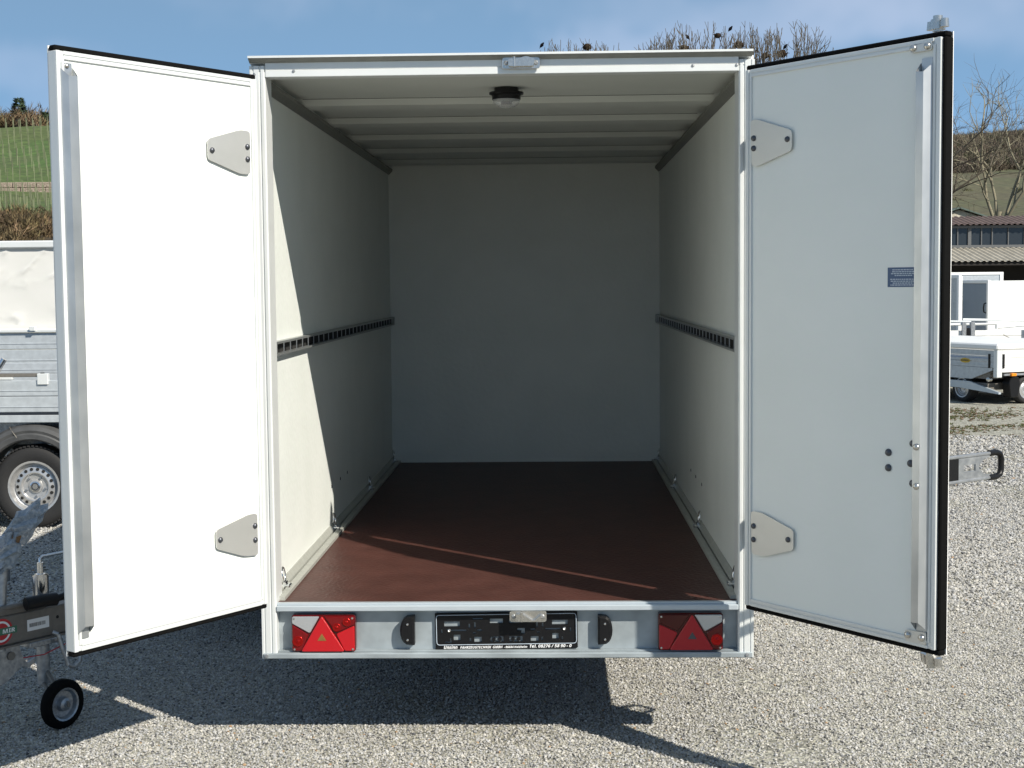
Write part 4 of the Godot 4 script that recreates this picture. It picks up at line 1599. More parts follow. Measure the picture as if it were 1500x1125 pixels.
	for q in [[Vector3(-0.258, 0.725, -0.01), Vector3(0.050, 0.075, 0.045), -0.5], [Vector3(-0.165, 0.83, -0.01), Vector3(0.052, 0.10, 0.042), -0.85]]:
		b = nb.call()
		b.xf = Transform3D(Basis(Vector3.BACK, q[2]), q[0])
		b.lump(Vector3.ZERO, q[1], rng, 0.34, 13, 9)
		for k in range(0, b.v.size(), 3):   # crumpled: every facet flat
			var fn := (b.v[k + 1] - b.v[k]).cross(b.v[k + 2] - b.v[k]).normalized()
			if fn.dot(b.n[k]) < 0.0:
				fn = -fn
			for m in 3:
				b.n[k + m] = fn
		part(t, "plastic_wrap", b, M.wrap)
	b = nb.call()
	b.xf = Transform3D(Basis(Vector3.BACK, -0.75), Vector3(-0.215, 0.775, -0.01))
	b.cyl(Vector3(0, -0.022, 0), Vector3(0, 0.022, 0), 0.026, -1, 12)
	part(t, "tape", b, M.tape)
	# hanging hook plate, bent guard and thin red cable
	b = nb.call()
	b.extrude(rounded([Vector2(-0.36, 0.36), Vector2(-0.225, 0.36), Vector2(-0.215, 0.31), Vector2(-0.19, 0.268), Vector2(-0.155, 0.285), Vector2(-0.150, 0.275), Vector2(-0.185, 0.245), Vector2(-0.215, 0.265), Vector2(-0.255, 0.235), Vector2(-0.30, 0.205), Vector2(-0.36, 0.21)], 0.012), 0.0, 0.012, 0.002)
	var hp := part(t, "hook_plate", b, M.galvanised)
	b = nb.call()
	b.cyl(Vector3(-0.265, 0.315, 0.012), Vector3(-0.265, 0.315, 0.020), 0.017, -1, 14)
	part(hp, "bolt", b, M.steel_grey)
	b = nb.call()
	var path := [Vector3(-0.10, 0.385, 0.06), Vector3(-0.085, 0.375, 0.075), Vector3(-0.072, 0.31, 0.085), Vector3(-0.055, 0.245, 0.095), Vector3(-0.03, 0.232, 0.095), Vector3(0.0, 0.248, 0.09), Vector3(0.012, 0.30, 0.085)]
	for i in path.size() - 1:
		b.tube([path[i], path[i + 1]], 0.009, 6)
	part(t, "guard_strap", b, M.galvanised)
	b = nb.call()
	b.tube([Vector3(-0.22, 0.30, 0.03), Vector3(-0.15, 0.305, 0.07), Vector3(-0.06, 0.33, 0.08), Vector3(0.1, 0.36, 0.05)], 0.0025, 6)
	part(t, "breakaway_cable", b, M.cable_red)
	# the low bed it belongs to, behind the open door
	b = nb.call()
	b.xf = Transform3D(Basis(Vector3.UP, -0.949))
	b.bb(Vector3(0.13, 0.42, -3.0), Vector3(0.80, 0.50, -1.15), 0.004)
	part(t, "bed", b, M.anodised)
	for q in [0.22, 0.71]:
		wheel(t, Basis(Vector3.UP, -0.949) * Vector3(q, 0.2, -2.2), Basis(Vector3.UP, -0.949) * Vector3(-1 if q < 0.5 else 1, 0, 0), 0.2, 0.12, 0.12, false)

# one dropside: boards with two thin grooves, in local x/y, face at z
func dropside(t: Node3D, called: String, x0: float, x1: float, y0: float, y1: float, z: float, m: Material, boards := 3) -> MeshInstance3D:
	var h := (y1 - y0) / boards
	var o: MeshInstance3D = null
	for i in boards:
		var b := MB.new()
		b.bb(Vector3(x0, y0 + i * h, z - 0.024), Vector3(x1, y0 + (i + 1) * h - 0.005, z), 0.004)
		b.bb(Vector3(x0, y0 + i * h + h * 0.30, z - 0.001), Vector3(x1, y0 + i * h + h * 0.36, z + 0.004), 0.001)
		if o == null:
			o = part(t, called, b, m)
		else:
			part(o, "board", b, m)
	return o

func flatbed_trailer() -> void:
	var t := thing("flatbed_trailer", "silver low-sided tandem flatbed trailer with a black mudguard, left of the open door", "trailer", Vector3(-3.65, 0, -5.083))
	dropside(t, "side_board", -2.2, 1.5, 0.868, 1.106, 0.02, M.board_alu, 2)
	dropside(t, "side_board", -2.2, 1.5, 0.868, 1.15, -1.62, M.board_alu, 3)
	var b := MB.new()
	b.bb(Vector3(-2.2, 0.79, -1.60), Vector3(1.5, 0.845, 0.012), 0.004)
	part(t, "bed_frame", b, M.board_alu)
	b = MB.new()
	b.bb(Vector3(-2.2, 0.846, -1.6), Vector3(1.5, 0.8675, -0.004), 0.0)
	part(t, "floor_gap", b, M.bolt_dark)
	b = MB.new()
	b.bb(Vector3(-2.2, 1.1065, -0.006), Vector3(-0.12, 1.125, 0.026), 0.004)
	part(t, "cap_rail", b, M.aluminium)
	b = MB.new()
	b.bb(Vector3(0.065, 1.07, -0.01), Vector3(0.145, 1.152, 0.035), 0.004)
	var po := part(t, "corner_post", b, M.aluminium)
	b = MB.new()
	b.cyl(Vector3(0.10, 1.152, 0.012), Vector3(0.10, 1.158, 0.012), 0.016)
	part(po, "cap", b, M.black_plastic)
	b = MB.new()
	b.bb(Vector3(-2.2, 1.126, -0.03), Vector3(0.062, 1.152, 0.01), 0.004)
	part(t, "rubber_seal", b, M.steel_grey)
	b = MB.new()
	b.tube([Vector3(-0.30, 1.06, 0.06), Vector3(-0.235, 1.15, 0.06), Vector3(-0.165, 1.262, 0.05)], 0.022, 8)
	part(t, "locking_bar", b, M.chrome)
	b = MB.new()
	b.bb(Vector3(-2.2, 0.60, -1.3), Vector3(1.4, 0.70, -1.22), 0.004)
	b.bb(Vector3(-2.2, 0.60, -0.32), Vector3(1.4, 0.788, -0.26), 0.004)
	part(t, "chassis_beam", b, M.galvanised)
	for x in [-0.78, 0.0]:
		wheel(t, Vector3(x, 0.31, -0.10), Vector3.BACK, 0.31, 0.185, 0.19, true)
		wheel(t, Vector3(x, 0.31, -1.50), Vector3.FORWARD, 0.31, 0.185, 0.19, false)
		b = MB.new()
		b.cyl(Vector3(x, 0.31, -1.5), Vector3(x, 0.31, -0.1), 0.035, -1, 10)
		part(t, "axle", b, M.galvanised)
		# mudguard: arched shell with a bead along its edge
		b = MB.new()
		var pr := [Vector2(0.375, -0.22), Vector2(0.395, -0.20), Vector2(0.462, -0.10), Vector2(0.470, -0.02), Vector2(0.452, 0.02), Vector2(0.425, 0.034), Vector2(0.405, 0.028), Vector2(0.395, 0.036), Vector2(0.362, 0.034), Vector2(0.350, 0.018), Vector2(0.352, -0.2)]
		var n0 := 26
		for i in n0:
			var a0 := lerpf(0.10, PI - 0.10, float(i) / n0)
			var a1 := lerpf(0.10, PI - 0.10, float(i + 1) / n0)
			for k in pr.size() - 1:
				var p0: Vector2 = pr[k]
				var p1: Vector2 = pr[k + 1]
				var e := (p1 - p0).normalized()
				var q := func(p: Vector2, a: float) -> Vector3: return Vector3(x + p.x * cos(a), 0.31 + p.x * sin(a), p.y)
				var nn := func(a: float) -> Vector3: return Vector3(e.y * cos(a), e.y * sin(a), -e.x) 
				b.tri(q.call(p0, a0), q.call(p0, a1), q.call(p1, a1), nn.call(a0), nn.call(a1), nn.call(a1))
				b.tri(q.call(p0, a0), q.call(p1, a1), q.call(p1, a0), nn.call(a0), nn.call(a1), nn.call(a0))
		var mg := part(t, "mudguard", b, M.mudguard)
		b = MB.new()
		var a2 := 1.93
		b.tube([Vector3(x + 0.472 * cos(a2), 0.31 + 0.472 * sin(a2), -0.06), Vector3(x + 0.474 * cos(a2), 0.31 + 0.474 * sin(a2), -0.01), Vector3(x + 0.43 * cos(a2 - 0.06), 0.31 + 0.43 * sin(a2 - 0.06), 0.035), Vector3(x + 0.385 * cos(a2 - 0.10), 0.31 + 0.385 * sin(a2 - 0.10), 0.034)], 0.004, 6)
		part(mg, "seam", b, M.steel_grey)

func tarp_trailer() -> void:
	var t := thing("tarpaulin_trailer", "trailer with a creased off-white tarpaulin cover behind the silver flatbed", "trailer", Vector3(-4.6, 0, -7.6))
	dropside(t, "side_board", -2.0, 1.4, 0.92, 1.375, 0.0, M.board_alu, 3)
	var b := MB.new()
	b.bb(Vector3(-2.0, 0.70, -1.7), Vector3(1.4, 0.915, -0.01), 0.004)
	part(t, "bed_frame", b, M.board_alu)
	b = MB.new()
	b.bb(Vector3(-2.0, 1.376, -0.02), Vector3(1.4, 1.402, 0.03), 0.004)
	part(t, "cap_rail", b, M.aluminium)
	b = MB.new()
	b.bb(Vector3(0.06, 1.39, 0.006), Vector3(0.11, 1.43, 0.06), 0.003)
	part(t, "latch", b, M.aluminium)
	# creased cloth
	var f := FastNoiseLite.new()
	f.seed = 17
	f.frequency = 1.1
	f.fractal_type = FastNoiseLite.FRACTAL_RIDGED
	f.fractal_octaves = 3
	var nx := 140
	var ny := 46
	var pos := func(i: int, j: int) -> Vector3:
		var x := -2.0 + 3.4 * i / nx
		var y := 1.395 + 0.74 * j / ny
		var fold := f.get_noise_2d(x * 0.9 + y * 0.5, y * 1.7 - x * 0.75)
		var sag := f.get_noise_2d(x * 0.35 + 4.0, y * 0.5)
		return Vector3(x, y, pow(maxf(fold, 0.0), 4.0) * 0.016 + sag * 0.006 - 0.03 + (0.016 if j < 2 else 0.0))
	b = MB.new()
	for i in nx:
		for j in ny:
			var a: Vector3 = pos.call(i, j)
			var q: Vector3 = pos.call(i + 1, j)
			var r: Vector3 = pos.call(i + 1, j + 1)
			var s: Vector3 = pos.call(i, j + 1)
			var na := func(ii: int, jj: int) -> Vector3:
				var dx: Vector3 = pos.call(ii + 1, jj) - pos.call(ii - 1, jj)
				var dy: Vector3 = pos.call(ii, mini(jj + 1, ny)) - pos.call(ii, maxi(jj - 1, 2))
				return dx.cross(dy).normalized()
			if j < 3:
				b.quad(a, q, r, s, Vector3.BACK)
			else:
				b.tri(a, q, r, na.call(i, j), na.call(i + 1, j), na.call(i + 1, j + 1))
				b.tri(a, r, s, na.call(i, j), na.call(i + 1, j + 1), na.call(i, j + 1))
	b.bb(Vector3(-2.0, 1.40, -1.70), Vector3(1.4, 2.15, -0.09), 0.01)
	part(t, "tarpaulin", b, M.tarp)
	b = MB.new()
	b.bb(Vector3(-2.02, 2.136, -1.72), Vector3(1.42, 2.205, 0.012), 0.012)
	part(t, "roof_rail", b, M.aluminium)
	for x in [-1.4, 0.9]:
		for z in [-0.15, -1.5]:
			wheel(t, Vector3(x, 0.3, z), Vector3(0, 0, 1 if z > -1 else -1), 0.3, 0.18, 0.18, false)
	b = MB.new()
	b.bb(Vector3(-1.6, 0.45, -1.45), Vector3(1.1, 0.70, -1.38), 0.0)
	b.bb(Vector3(-1.6, 0.45, -0.32), Vector3(1.1, 0.70, -0.25), 0.0)
	part(t, "chassis_beam", b, M.galvanised)

func tipper_trailer() -> void:
	var t := thing("tipper_trailer", "low aluminium tipper trailer with a white cover and tandem wheels, right of the open door", "trailer", Vector3(6.44, 0, -15.0), 0.445)
	# local -z runs along the shaded long side, +x along the sunlit end
	var L := 3.6
	var W := 1.75
	var m := Transform3D(Basis(Vector3.UP, -PI * 0.5), Vector3.ZERO)
	# shaded side: three boards, a stripe and a yellow plate
	var y0 := 0.525
	for i in 3:
		var b := MB.new()
		b.bb(Vector3(-0.028, y0 + i * 0.083, -L), Vector3(0.0, y0 + i * 0.083 + 0.079, -0.06), 0.004)
		b.bb(Vector3(-0.032, y0 + i * 0.083 + 0.03, -L), Vector3(-0.027, y0 + i * 0.083 + 0.036, -0.06), 0.001)
		part(t, "side_board", b, M.board_alu)
	var b := MB.new()
	b.bb(Vector3(-0.033, 0.655, -L), Vector3(-0.0285, 0.662, -0.12), 0.0)
	part(t, "blue_stripe", b, M.blue_stripe)
	b = MB.new()
	b.xf = Transform3D(Basis(Vector3.UP, -PI * 0.5), Vector3(-0.0285, 0.61, -0.63))
	b.extrude(rounded([Vector2(-0.11, 0.0), Vector2(-0.07, -0.028), Vector2(0, -0.036), Vector2(0.07, -0.028), Vector2(0.11, 0.0), Vector2(0.07, 0.024), Vector2(0, 0.036), Vector2(-0.07, 0.024)], 0.01), 0.0, 0.006)
	var ep := part(t, "emblem", b, M.yellow_plate)
	b = MB.new()
	b.xf = Transform3D(Basis(Vector3.UP, -PI * 0.5), Vector3(-0.0345, 0.61, -0.63))
	for i in 6:
		b.bb(Vector3(-0.075 + i * 0.026, -0.012, 0.0005), Vector3(-0.058 + i * 0.026, 0.012, 0.0012), 0.0)
	part(ep, "print", b, M.ink)
	# slanted skirt below the boards
	b = MB.new()
	b.extrude(PackedVector2Array([Vector2(-L, 0.35), Vector2(-0.50, 0.35), Vector2(-0.08, 0.49), Vector2(-0.08, 0.522), Vector2(-L, 0.522)]), -0.030, -0.001)
	turn_zy(b)
	part(t, "skirt", b, M.board_alu)
	b = MB.new()
	b.extrude(PackedVector2Array([Vector2(-L, 0.215), Vector2(-0.7, 0.215), Vector2(0.1, 0.165), Vector2(0.1, 0.19), Vector2(-0.50, 0.315), Vector2(-L, 0.325)]), -0.075, -0.032)
	turn_zy(b)
	part(t, "frame_beam", b, M.sill_alu)
	# corner post with its black slot, sunlit end boards
	b = MB.new()
	b.bb(Vector3(-0.034, 0.39, -0.058), Vector3(0.06, 0.775, 0.02), 0.006)
	part(t, "corner_post", b, M.aluminium)
	b = MB.new()
	b.bb(Vector3(0.064, 0.52, 0.018), Vector3(0.10, 0.72, 0.024), 0.0)
	b.bb(Vector3(-0.034, 0.52, -0.16), Vector3(-0.0285, 0.72, -0.12), 0.0)
	part(t, "post_slot", b, M.black_plastic)
	for i in 3:
		b = MB.new()
		b.bb(Vector3(0.065, 0.46 + i * 0.102, -0.03), Vector3(W, 0.46 + i * 0.102 + 0.098, 0.016), 0.005)
		part(t, "end_board", b, M.board_white)
	b = MB.new()
	b.bb(Vector3(0.0, 0.20, -L), Vector3(W, 0.30, -0.2), 0.0)
	part(t, "underframe", b, M.steel_grey)
	b = MB.new()
	b.bb(Vector3(0.0, 0.36, -L), Vector3(W, 0.455, -0.15), 0.0)
	part(t, "bed", b, M.steel_grey)
	# white flat cover, slightly crowned
	b = MB.new()
	b.bb(Vector3(-0.05, 0.776, -L), Vector3(W + 0.04, 0.862, 0.04), 0.02)
	part(t, "cover", b, M.white_paint)
	b = MB.new()
	b.bb(Vector3(0.21, 0.405, 0.0), Vector3(0.30, 0.445, 0.05), 0.006)
	var ml := part(t, "marker_lamp", b, M.amber)
	b = MB.new()
	b.bb(Vector3(0.10, 0.412, -0.02), Vector3(0.209, 0.44, 0.02), 0.002)
	b.bb(Vector3(0.301, 0.412, -0.02), Vector3(0.6, 0.44, 0.02), 0.002)
	part(ml, "lamp_bracket", b, M.galvanised)
	b = MB.new()
	b.extrude(rounded([Vector2(0.22, 0.10), Vector2(0.36, 0.10), Vector2(0.40, 0.30), Vector2(0.36, 0.40), Vector2(0.24, 0.40), Vector2(0.19, 0.31)], 0.03), -0.12, 0.02, 0.01)
	part(t, "mud_flap", b, M.black_plastic)
	b = MB.new()
	b.dome(Vector3(-0.045, 0.36, -0.14), Vector3.LEFT, 0.035, 0.03, 12)
	b.cyl(Vector3(-0.045, 0.36, -0.14), Vector3(0.0, 0.36, -0.14), 0.035, -1, 12)
	part(t, "hinge_pin", b, M.stainless)
	for z in [-0.72, -1.46, -2.4]:
		wheel(t, Vector3(0.065, 0.21, z), Vector3.LEFT, 0.21, 0.135, 0.16, false)
	for z in [-0.72, -1.46]:
		wheel(t, Vector3(W - 0.08, 0.21, z), Vector3.RIGHT, 0.21, 0.135, 0.16, false)
	wheel(t, Vector3(0.55, 0.2, -0.1), Vector3.BACK, 0.2, 0.12, 0.16, false)

# a plain white box trailer whose shaded face holds a slate grey door
func yard_trailers() -> void:
	# low flat trailer with white boards, a ladder rail and corner posts
	var t := thing("rail_trailer", "white-boarded flat trailer with a grey tubular rail, behind the tipper trailer", "trailer", Vector3(7.2, 0, -19.6))
	for i in 2:
		var b := MB.new()
		b.bb(Vector3(-1.2, 0.70 + i * 0.10, -0.03), Vector3(3.6, 0.70 + i * 0.10 + 0.096, 0.0), 0.006)
		part(t, "side_board", b, M.board_white)
	var b := MB.new()
	b.bb(Vector3(-1.2, 0.45, -1.8), Vector3(3.6, 0.695, -0.02), 0.005)
	part(t, "bed", b, M.board_white)
	for x in [0.02, 0.17]:
		b = MB.new()
		b.bb(Vector3(x, 0.66, 0.001), Vector3(x + 0.075, 1.045, 0.05), 0.006)
		part(t, "corner_post", b, M.galvanised)
	b = MB.new()
	b.bb(Vector3(0.105, 0.74, 0.002), Vector3(0.16, 0.94, 0.03), 0.0)
	part(t, "post_slot", b, M.black_plastic)
	for q in [[Vector3(-1.2, 0.995, 0.02), Vector3(0.62, 1.005, 0.0)], [Vector3(0.62, 0.92, 0.0), Vector3(0.62, 1.005, 0.0)], [Vector3(0.62, 0.94, 0.0), Vector3(2.4, 1.06, -0.4)], [Vector3(0.3, 1.06, -0.9), Vector3(3.4, 0.98, -0.9)], [Vector3(-1.2, 1.08, -0.2), Vector3(0.2, 1.04, -0.05)]]:
		b = MB.new()
		b.tube([q[0], q[1]], 0.022, 8)
		part(t, "rail", b, M.aluminium)
	b = MB.new()
	b.bb(Vector3(1.10, 0.78, 0.005), Vector3(1.25, 1.0, 0.06), 0.006)
	part(t, "stake", b, M.galvanised)
	b = MB.new()
	b.bb(Vector3(0.95, 0.70, 0.02), Vector3(2.6, 0.74, 0.10), 0.006)
	b.tube([Vector3(0.72, 0.82, 0.06), Vector3(0.88, 0.74, 0.06)], 0.008, 6)
	part(t, "winch_rail", b, M.steel_grey)
	for x in [0.4, 1.2]:
		for z in [-0.15, -1.6]:
			wheel(t, Vector3(x, 0.3, z), Vector3(0, 0, 1 if z > -1 else -1), 0.3, 0.18, 0.18, false)
	# box trailers
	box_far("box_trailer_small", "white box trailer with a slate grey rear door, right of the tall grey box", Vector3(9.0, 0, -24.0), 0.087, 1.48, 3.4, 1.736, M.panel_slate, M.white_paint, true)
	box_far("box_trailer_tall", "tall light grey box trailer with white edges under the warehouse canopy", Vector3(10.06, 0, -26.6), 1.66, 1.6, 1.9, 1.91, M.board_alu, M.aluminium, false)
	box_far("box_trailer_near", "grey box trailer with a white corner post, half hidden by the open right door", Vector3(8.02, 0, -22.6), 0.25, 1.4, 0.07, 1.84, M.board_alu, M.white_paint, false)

func box_far(called: String, label: String, at: Vector3, turn: float, depth: float, w: float, h: float, face: Material, side: Material, handles: bool) -> void:
	var t := thing(called, label, "trailer", at, turn)
	# corner at the origin; the shaded face runs along -z, the sunlit side along +x
	var b := MB.new()
	b.bb(Vector3(0.0, 0.62, -depth), Vector3(w, h, 0.0), 0.01)
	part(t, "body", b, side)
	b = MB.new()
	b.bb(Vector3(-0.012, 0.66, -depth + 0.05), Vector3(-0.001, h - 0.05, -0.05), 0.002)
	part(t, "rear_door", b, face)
	for q in [[-0.05, 0.03], [-depth, -depth + 0.05]]:
		b = MB.new()
		b.bb(Vector3(-0.03, 0.60, q[0]), Vector3(0.03, h + 0.012, q[1]), 0.006)
		part(t, "corner_post", b, M.white_paint)
	b = MB.new()
	b.bb(Vector3(-0.028, h - 0.045, -depth), Vector3(0.028, h + 0.016, 0.025), 0.006)
	part(t, "roof_edge", b, M.white_paint)
	if handles:
		for z in [-0.06, -depth + 0.08]:
			b = MB.new()
			b.tube([Vector3(-0.01, 1.08, z), Vector3(-0.07, 1.11, z), Vector3(-0.08, 1.19, z), Vector3(-0.07, 1.27, z), Vector3(-0.01, 1.30, z)], 0.014, 6)
			part(t, "door_handle", b, M.black_plastic)
	b = MB.new()
	b.bb(Vector3(0.1, 0.5, -depth), Vector3(w, 0.618, 0.0), 0.0)
	part(t, "chassis_beam", b, M.galvanised)
	for z in [-0.12, -depth + 0.12]:
		wheel(t, Vector3(maxf(w * 0.5, 0.3), 0.3, z), Vector3(0, 0, 1 if z > -0.5 else -1), 0.3, 0.18, 0.18, false)


# ---------------------------------------------------------------- buildings
func corrugated(x0: float, x1: float, lo: Vector2, hi: Vector2, pitch: float, amp: float) -> MB:
	# lo, hi: (y, z) of the eave and of the top edge
	var b := MB.new()
	var e := Vector3(0, hi.x - lo.x, hi.y - lo.y).normalized()
	var nn := Vector3.RIGHT.cross(e)
	if nn.y < 0:
		nn = -nn
	var steps := int((x1 - x0) / pitch * 4.0)
	for i in steps:
		var xa := x0 + (x1 - x0) * i / steps
		var xb := x0 + (x1 - x0) * (i + 1) / steps
		var ha := amp * sin(xa / pitch * TAU)
		var hb := amp * sin(xb / pitch * TAU)
		var na := (nn - Vector3.RIGHT * cos(xa / pitch * TAU) * amp * TAU / pitch).normalized()
		var nb := (nn - Vector3.RIGHT * cos(xb / pitch * TAU) * amp * TAU / pitch).normalized()
		var p := Vector3(xa, lo.x, lo.y) + nn * ha
		var q := Vector3(xb, lo.x, lo.y) + nn * hb
		var r := Vector3(xb, hi.x, hi.y) + nn * hb
		var s := Vector3(xa, hi.x, hi.y) + nn * ha
		b.tri(p, q, r, na, nb, nb)
		b.tri(p, r, s, na, nb, na)
	return b

func hall() -> void:
	var t := thing("warehouse", "long dark warehouse with corrugated roofs and a band of windows on the right", "building")
	var xa := 11.0
	var xb := 31.0
	part(t, "roof", corrugated(xa, xb, Vector2(4.02, -54.7), Vector2(4.46, -57.4), 0.24, 0.035), M.roof_brown)
	part(t, "roof", corrugated(xa, xb, Vector2(4.02, -60.1), Vector2(4.46, -57.4), 0.24, 0.035), M.roof_brown)
	part(t, "canopy", corrugated(xa, xb, Vector2(2.47, -51.6), Vector2(3.06, -54.95), 0.24, 0.035), M.roof_cream)
	var b := MB.new()
	b.bb(Vector3(xa, 0, -60.0), Vector3(xb, 2.95, -55.4), 0.0)
	b.bb(Vector3(xa, 3.9, -60.0), Vector3(xb, 4.0, -55.0), 0.0)
	b.bb(Vector3(xa, 2.96, -60.0), Vector3(xb, 3.899, -55.6), 0.0)
	part(t, "wall", b, M.dark_wood)
	b = MB.new()
	b.bb(Vector3(xa, 3.05, -55.3), Vector3(xb, 3.18, -54.96), 0.01)
	b.bb(Vector3(xa, 3.88, -55.3), Vector3(xb, 3.99, -54.9), 0.01)
	part(t, "window_rail", b, M.frame_grey)
	var x := xa
	var k := 0
	while x < xb - 0.1:
		var w := 0.44 if fposmod(x - 11.0, 5.4) < 2.0 else 0.66
		b = MB.new()
		b.bb(Vector3(x, 3.181, -55.06), Vector3(x + w - 0.05, 3.879, -55.03), 0.0)
		var o := part(t, "window", b, M.pane)
		b = MB.new()
		var thick := 0.14 if k % 6 == 5 else 0.045
		b.bb(Vector3(x + w - 0.05, 3.181, -55.1), Vector3(x + w - 0.05 + thick, 3.879, -54.97), 0.004)
		part(o, "mullion", b, M.frame_grey)
		x += w + thick - 0.045
		k += 1
	x = xa + 0.3
	while x < xb:
		b = MB.new()
		b.bb(Vector3(x, 0, -51.9), Vector3(x + 0.16, 2.46, -51.74), 0.01)
		part(t, "post", b, M.frame_grey)
		x += 3.9
	b = MB.new()
	b.bb(Vector3(xa, 2.30, -51.95), Vector3(xb, 2.43, -51.7), 0.01)
	part(t, "eave_beam", b, M.dark_wood)
	# little gabled house beyond it, half sunk behind the roof line
	t = thing("gabled_house", "pale gabled house with a green roof behind the warehouse roof", "building", Vector3(22.5, 2.6, -75.0))
	b = MB.new()
	b.extrude(PackedVector2Array([Vector2(-1.6, -0.6), Vector2(1.6, -0.6), Vector2(1.6, 2.50), Vector2(0.15, 2.98), Vector2(-1.6, 2.42)]), -4.0, 0.0)
	part(t, "wall", b, M.plaster)
	for q in [[Vector2(-1.95, 2.36), Vector2(0.15, 3.06)], [Vector2(0.15, 3.06), Vector2(1.9, 2.46)]]:
		b = MB.new()
		var e: Vector2 = (q[1] - q[0]).normalized()
		var nn := Vector2(-e.y, e.x) * 0.07
		b.extrude(PackedVector2Array([q[0], q[1], q[1] + nn, q[0] + nn]), -4.2, 0.25)
		part(t, "roof", b, M.roof_green)
	b = MB.new()
	b.bb(Vector3(-4.4, 2.3, -3.5), Vector3(-1.7, 2.42, 0.3), 0.0)
	part(t, "side_roof", b, M.roof_green)


# ---------------------------------------------------------------- trees, nests, crows
func grow(b: MB, rng: RandomNumberGenerator, p: Vector3, d: Vector3, l: float, r: float, level: int, top: int, upward: float, kids: int) -> void:
	var pts := [p]
	var q := p
	var dir := d
	var segs := 4 if level < 2 else (3 if level < 4 else 2)
	for i in segs:
		dir = (dir + Vector3(rng.randf_range(-1, 1), rng.randf_range(-0.6, 0.6) + upward, rng.randf_range(-1, 1)) * 0.20).normalized()
		q += dir * (l / segs)
		pts.append(q)
	b.tube(pts, r, 6 if level < 2 else 3, false, r * 0.55 if level < top else r * 0.35)
	if level >= top:
		return
	var n := kids + (1 if rng.randf() < 0.5 else 0)
	for i in n:
		var f := rng.randf_range(0.30, 1.0) if i > 0 else 1.0
		var k := f * segs
		var i0 := mini(int(k), segs - 1)
		var at: Vector3 = pts[i0].lerp(pts[i0 + 1], k - i0)
		var side := dir.cross(Vector3(rng.randf_range(-1, 1), rng.randf_range(-1, 1), rng.randf_range(-1, 1))).normalized()
		var nd := (dir * rng.randf_range(0.6, 1.0) + side * rng.randf_range(0.45, 0.9) + Vector3.UP * upward * 0.8).normalized()
		grow(b, rng, at, nd, l * rng.randf_range(0.52, 0.78), r * (0.60 if f < 0.99 else 0.7) * rng.randf_range(0.8, 1.0), level + 1, top, upward, kids)

func bare_tree(label: String, at: Vector3, h: float, spread: float, upward: float, sd: int, forks: int, trunk_h: float, bark: Material, kids := 4, twig := 1.0, top := 4) -> void:
	var t := thing("bare_tree", label, "tree", at)
	var rng := RandomNumberGenerator.new()
	rng.seed = sd
	var r := h * 0.014
	var b := MB.new()
	b.tube([Vector3(0, -0.4, 0), Vector3(0, trunk_h * 0.5, 0.05), Vector3(0.05, trunk_h, 0)], r * 1.4, 8, false, r)
	part(t, "trunk", b, bark)
	b = MB.new()
	for i in forks:
		var a := TAU * (i + rng.randf_range(-0.3, 0.3)) / forks
		var d := Vector3(cos(a) * spread, 1.0, sin(a) * spread).normalized()
		grow(b, rng, Vector3(0.05, trunk_h - 0.15 + rng.randf_range(-0.2, 0.1) * trunk_h, 0), d, (h - trunk_h) * rng.randf_range(0.40, 0.50), r * 0.62 * twig, 0, top, upward, kids)
	# let the crown end at the tree's height
	var hi := 0.0
	for p in b.v:
		hi = maxf(hi, p.y)
	var k := (h - trunk_h * 0.8) / (hi - trunk_h * 0.8)
	for n in b.v.size():
		if b.v[n].y > trunk_h * 0.8:
			b.v[n] = Vector3(b.v[n].x, trunk_h * 0.8 + (b.v[n].y - trunk_h * 0.8) * k, b.v[n].z)
	part(t, "crown", b, bark)

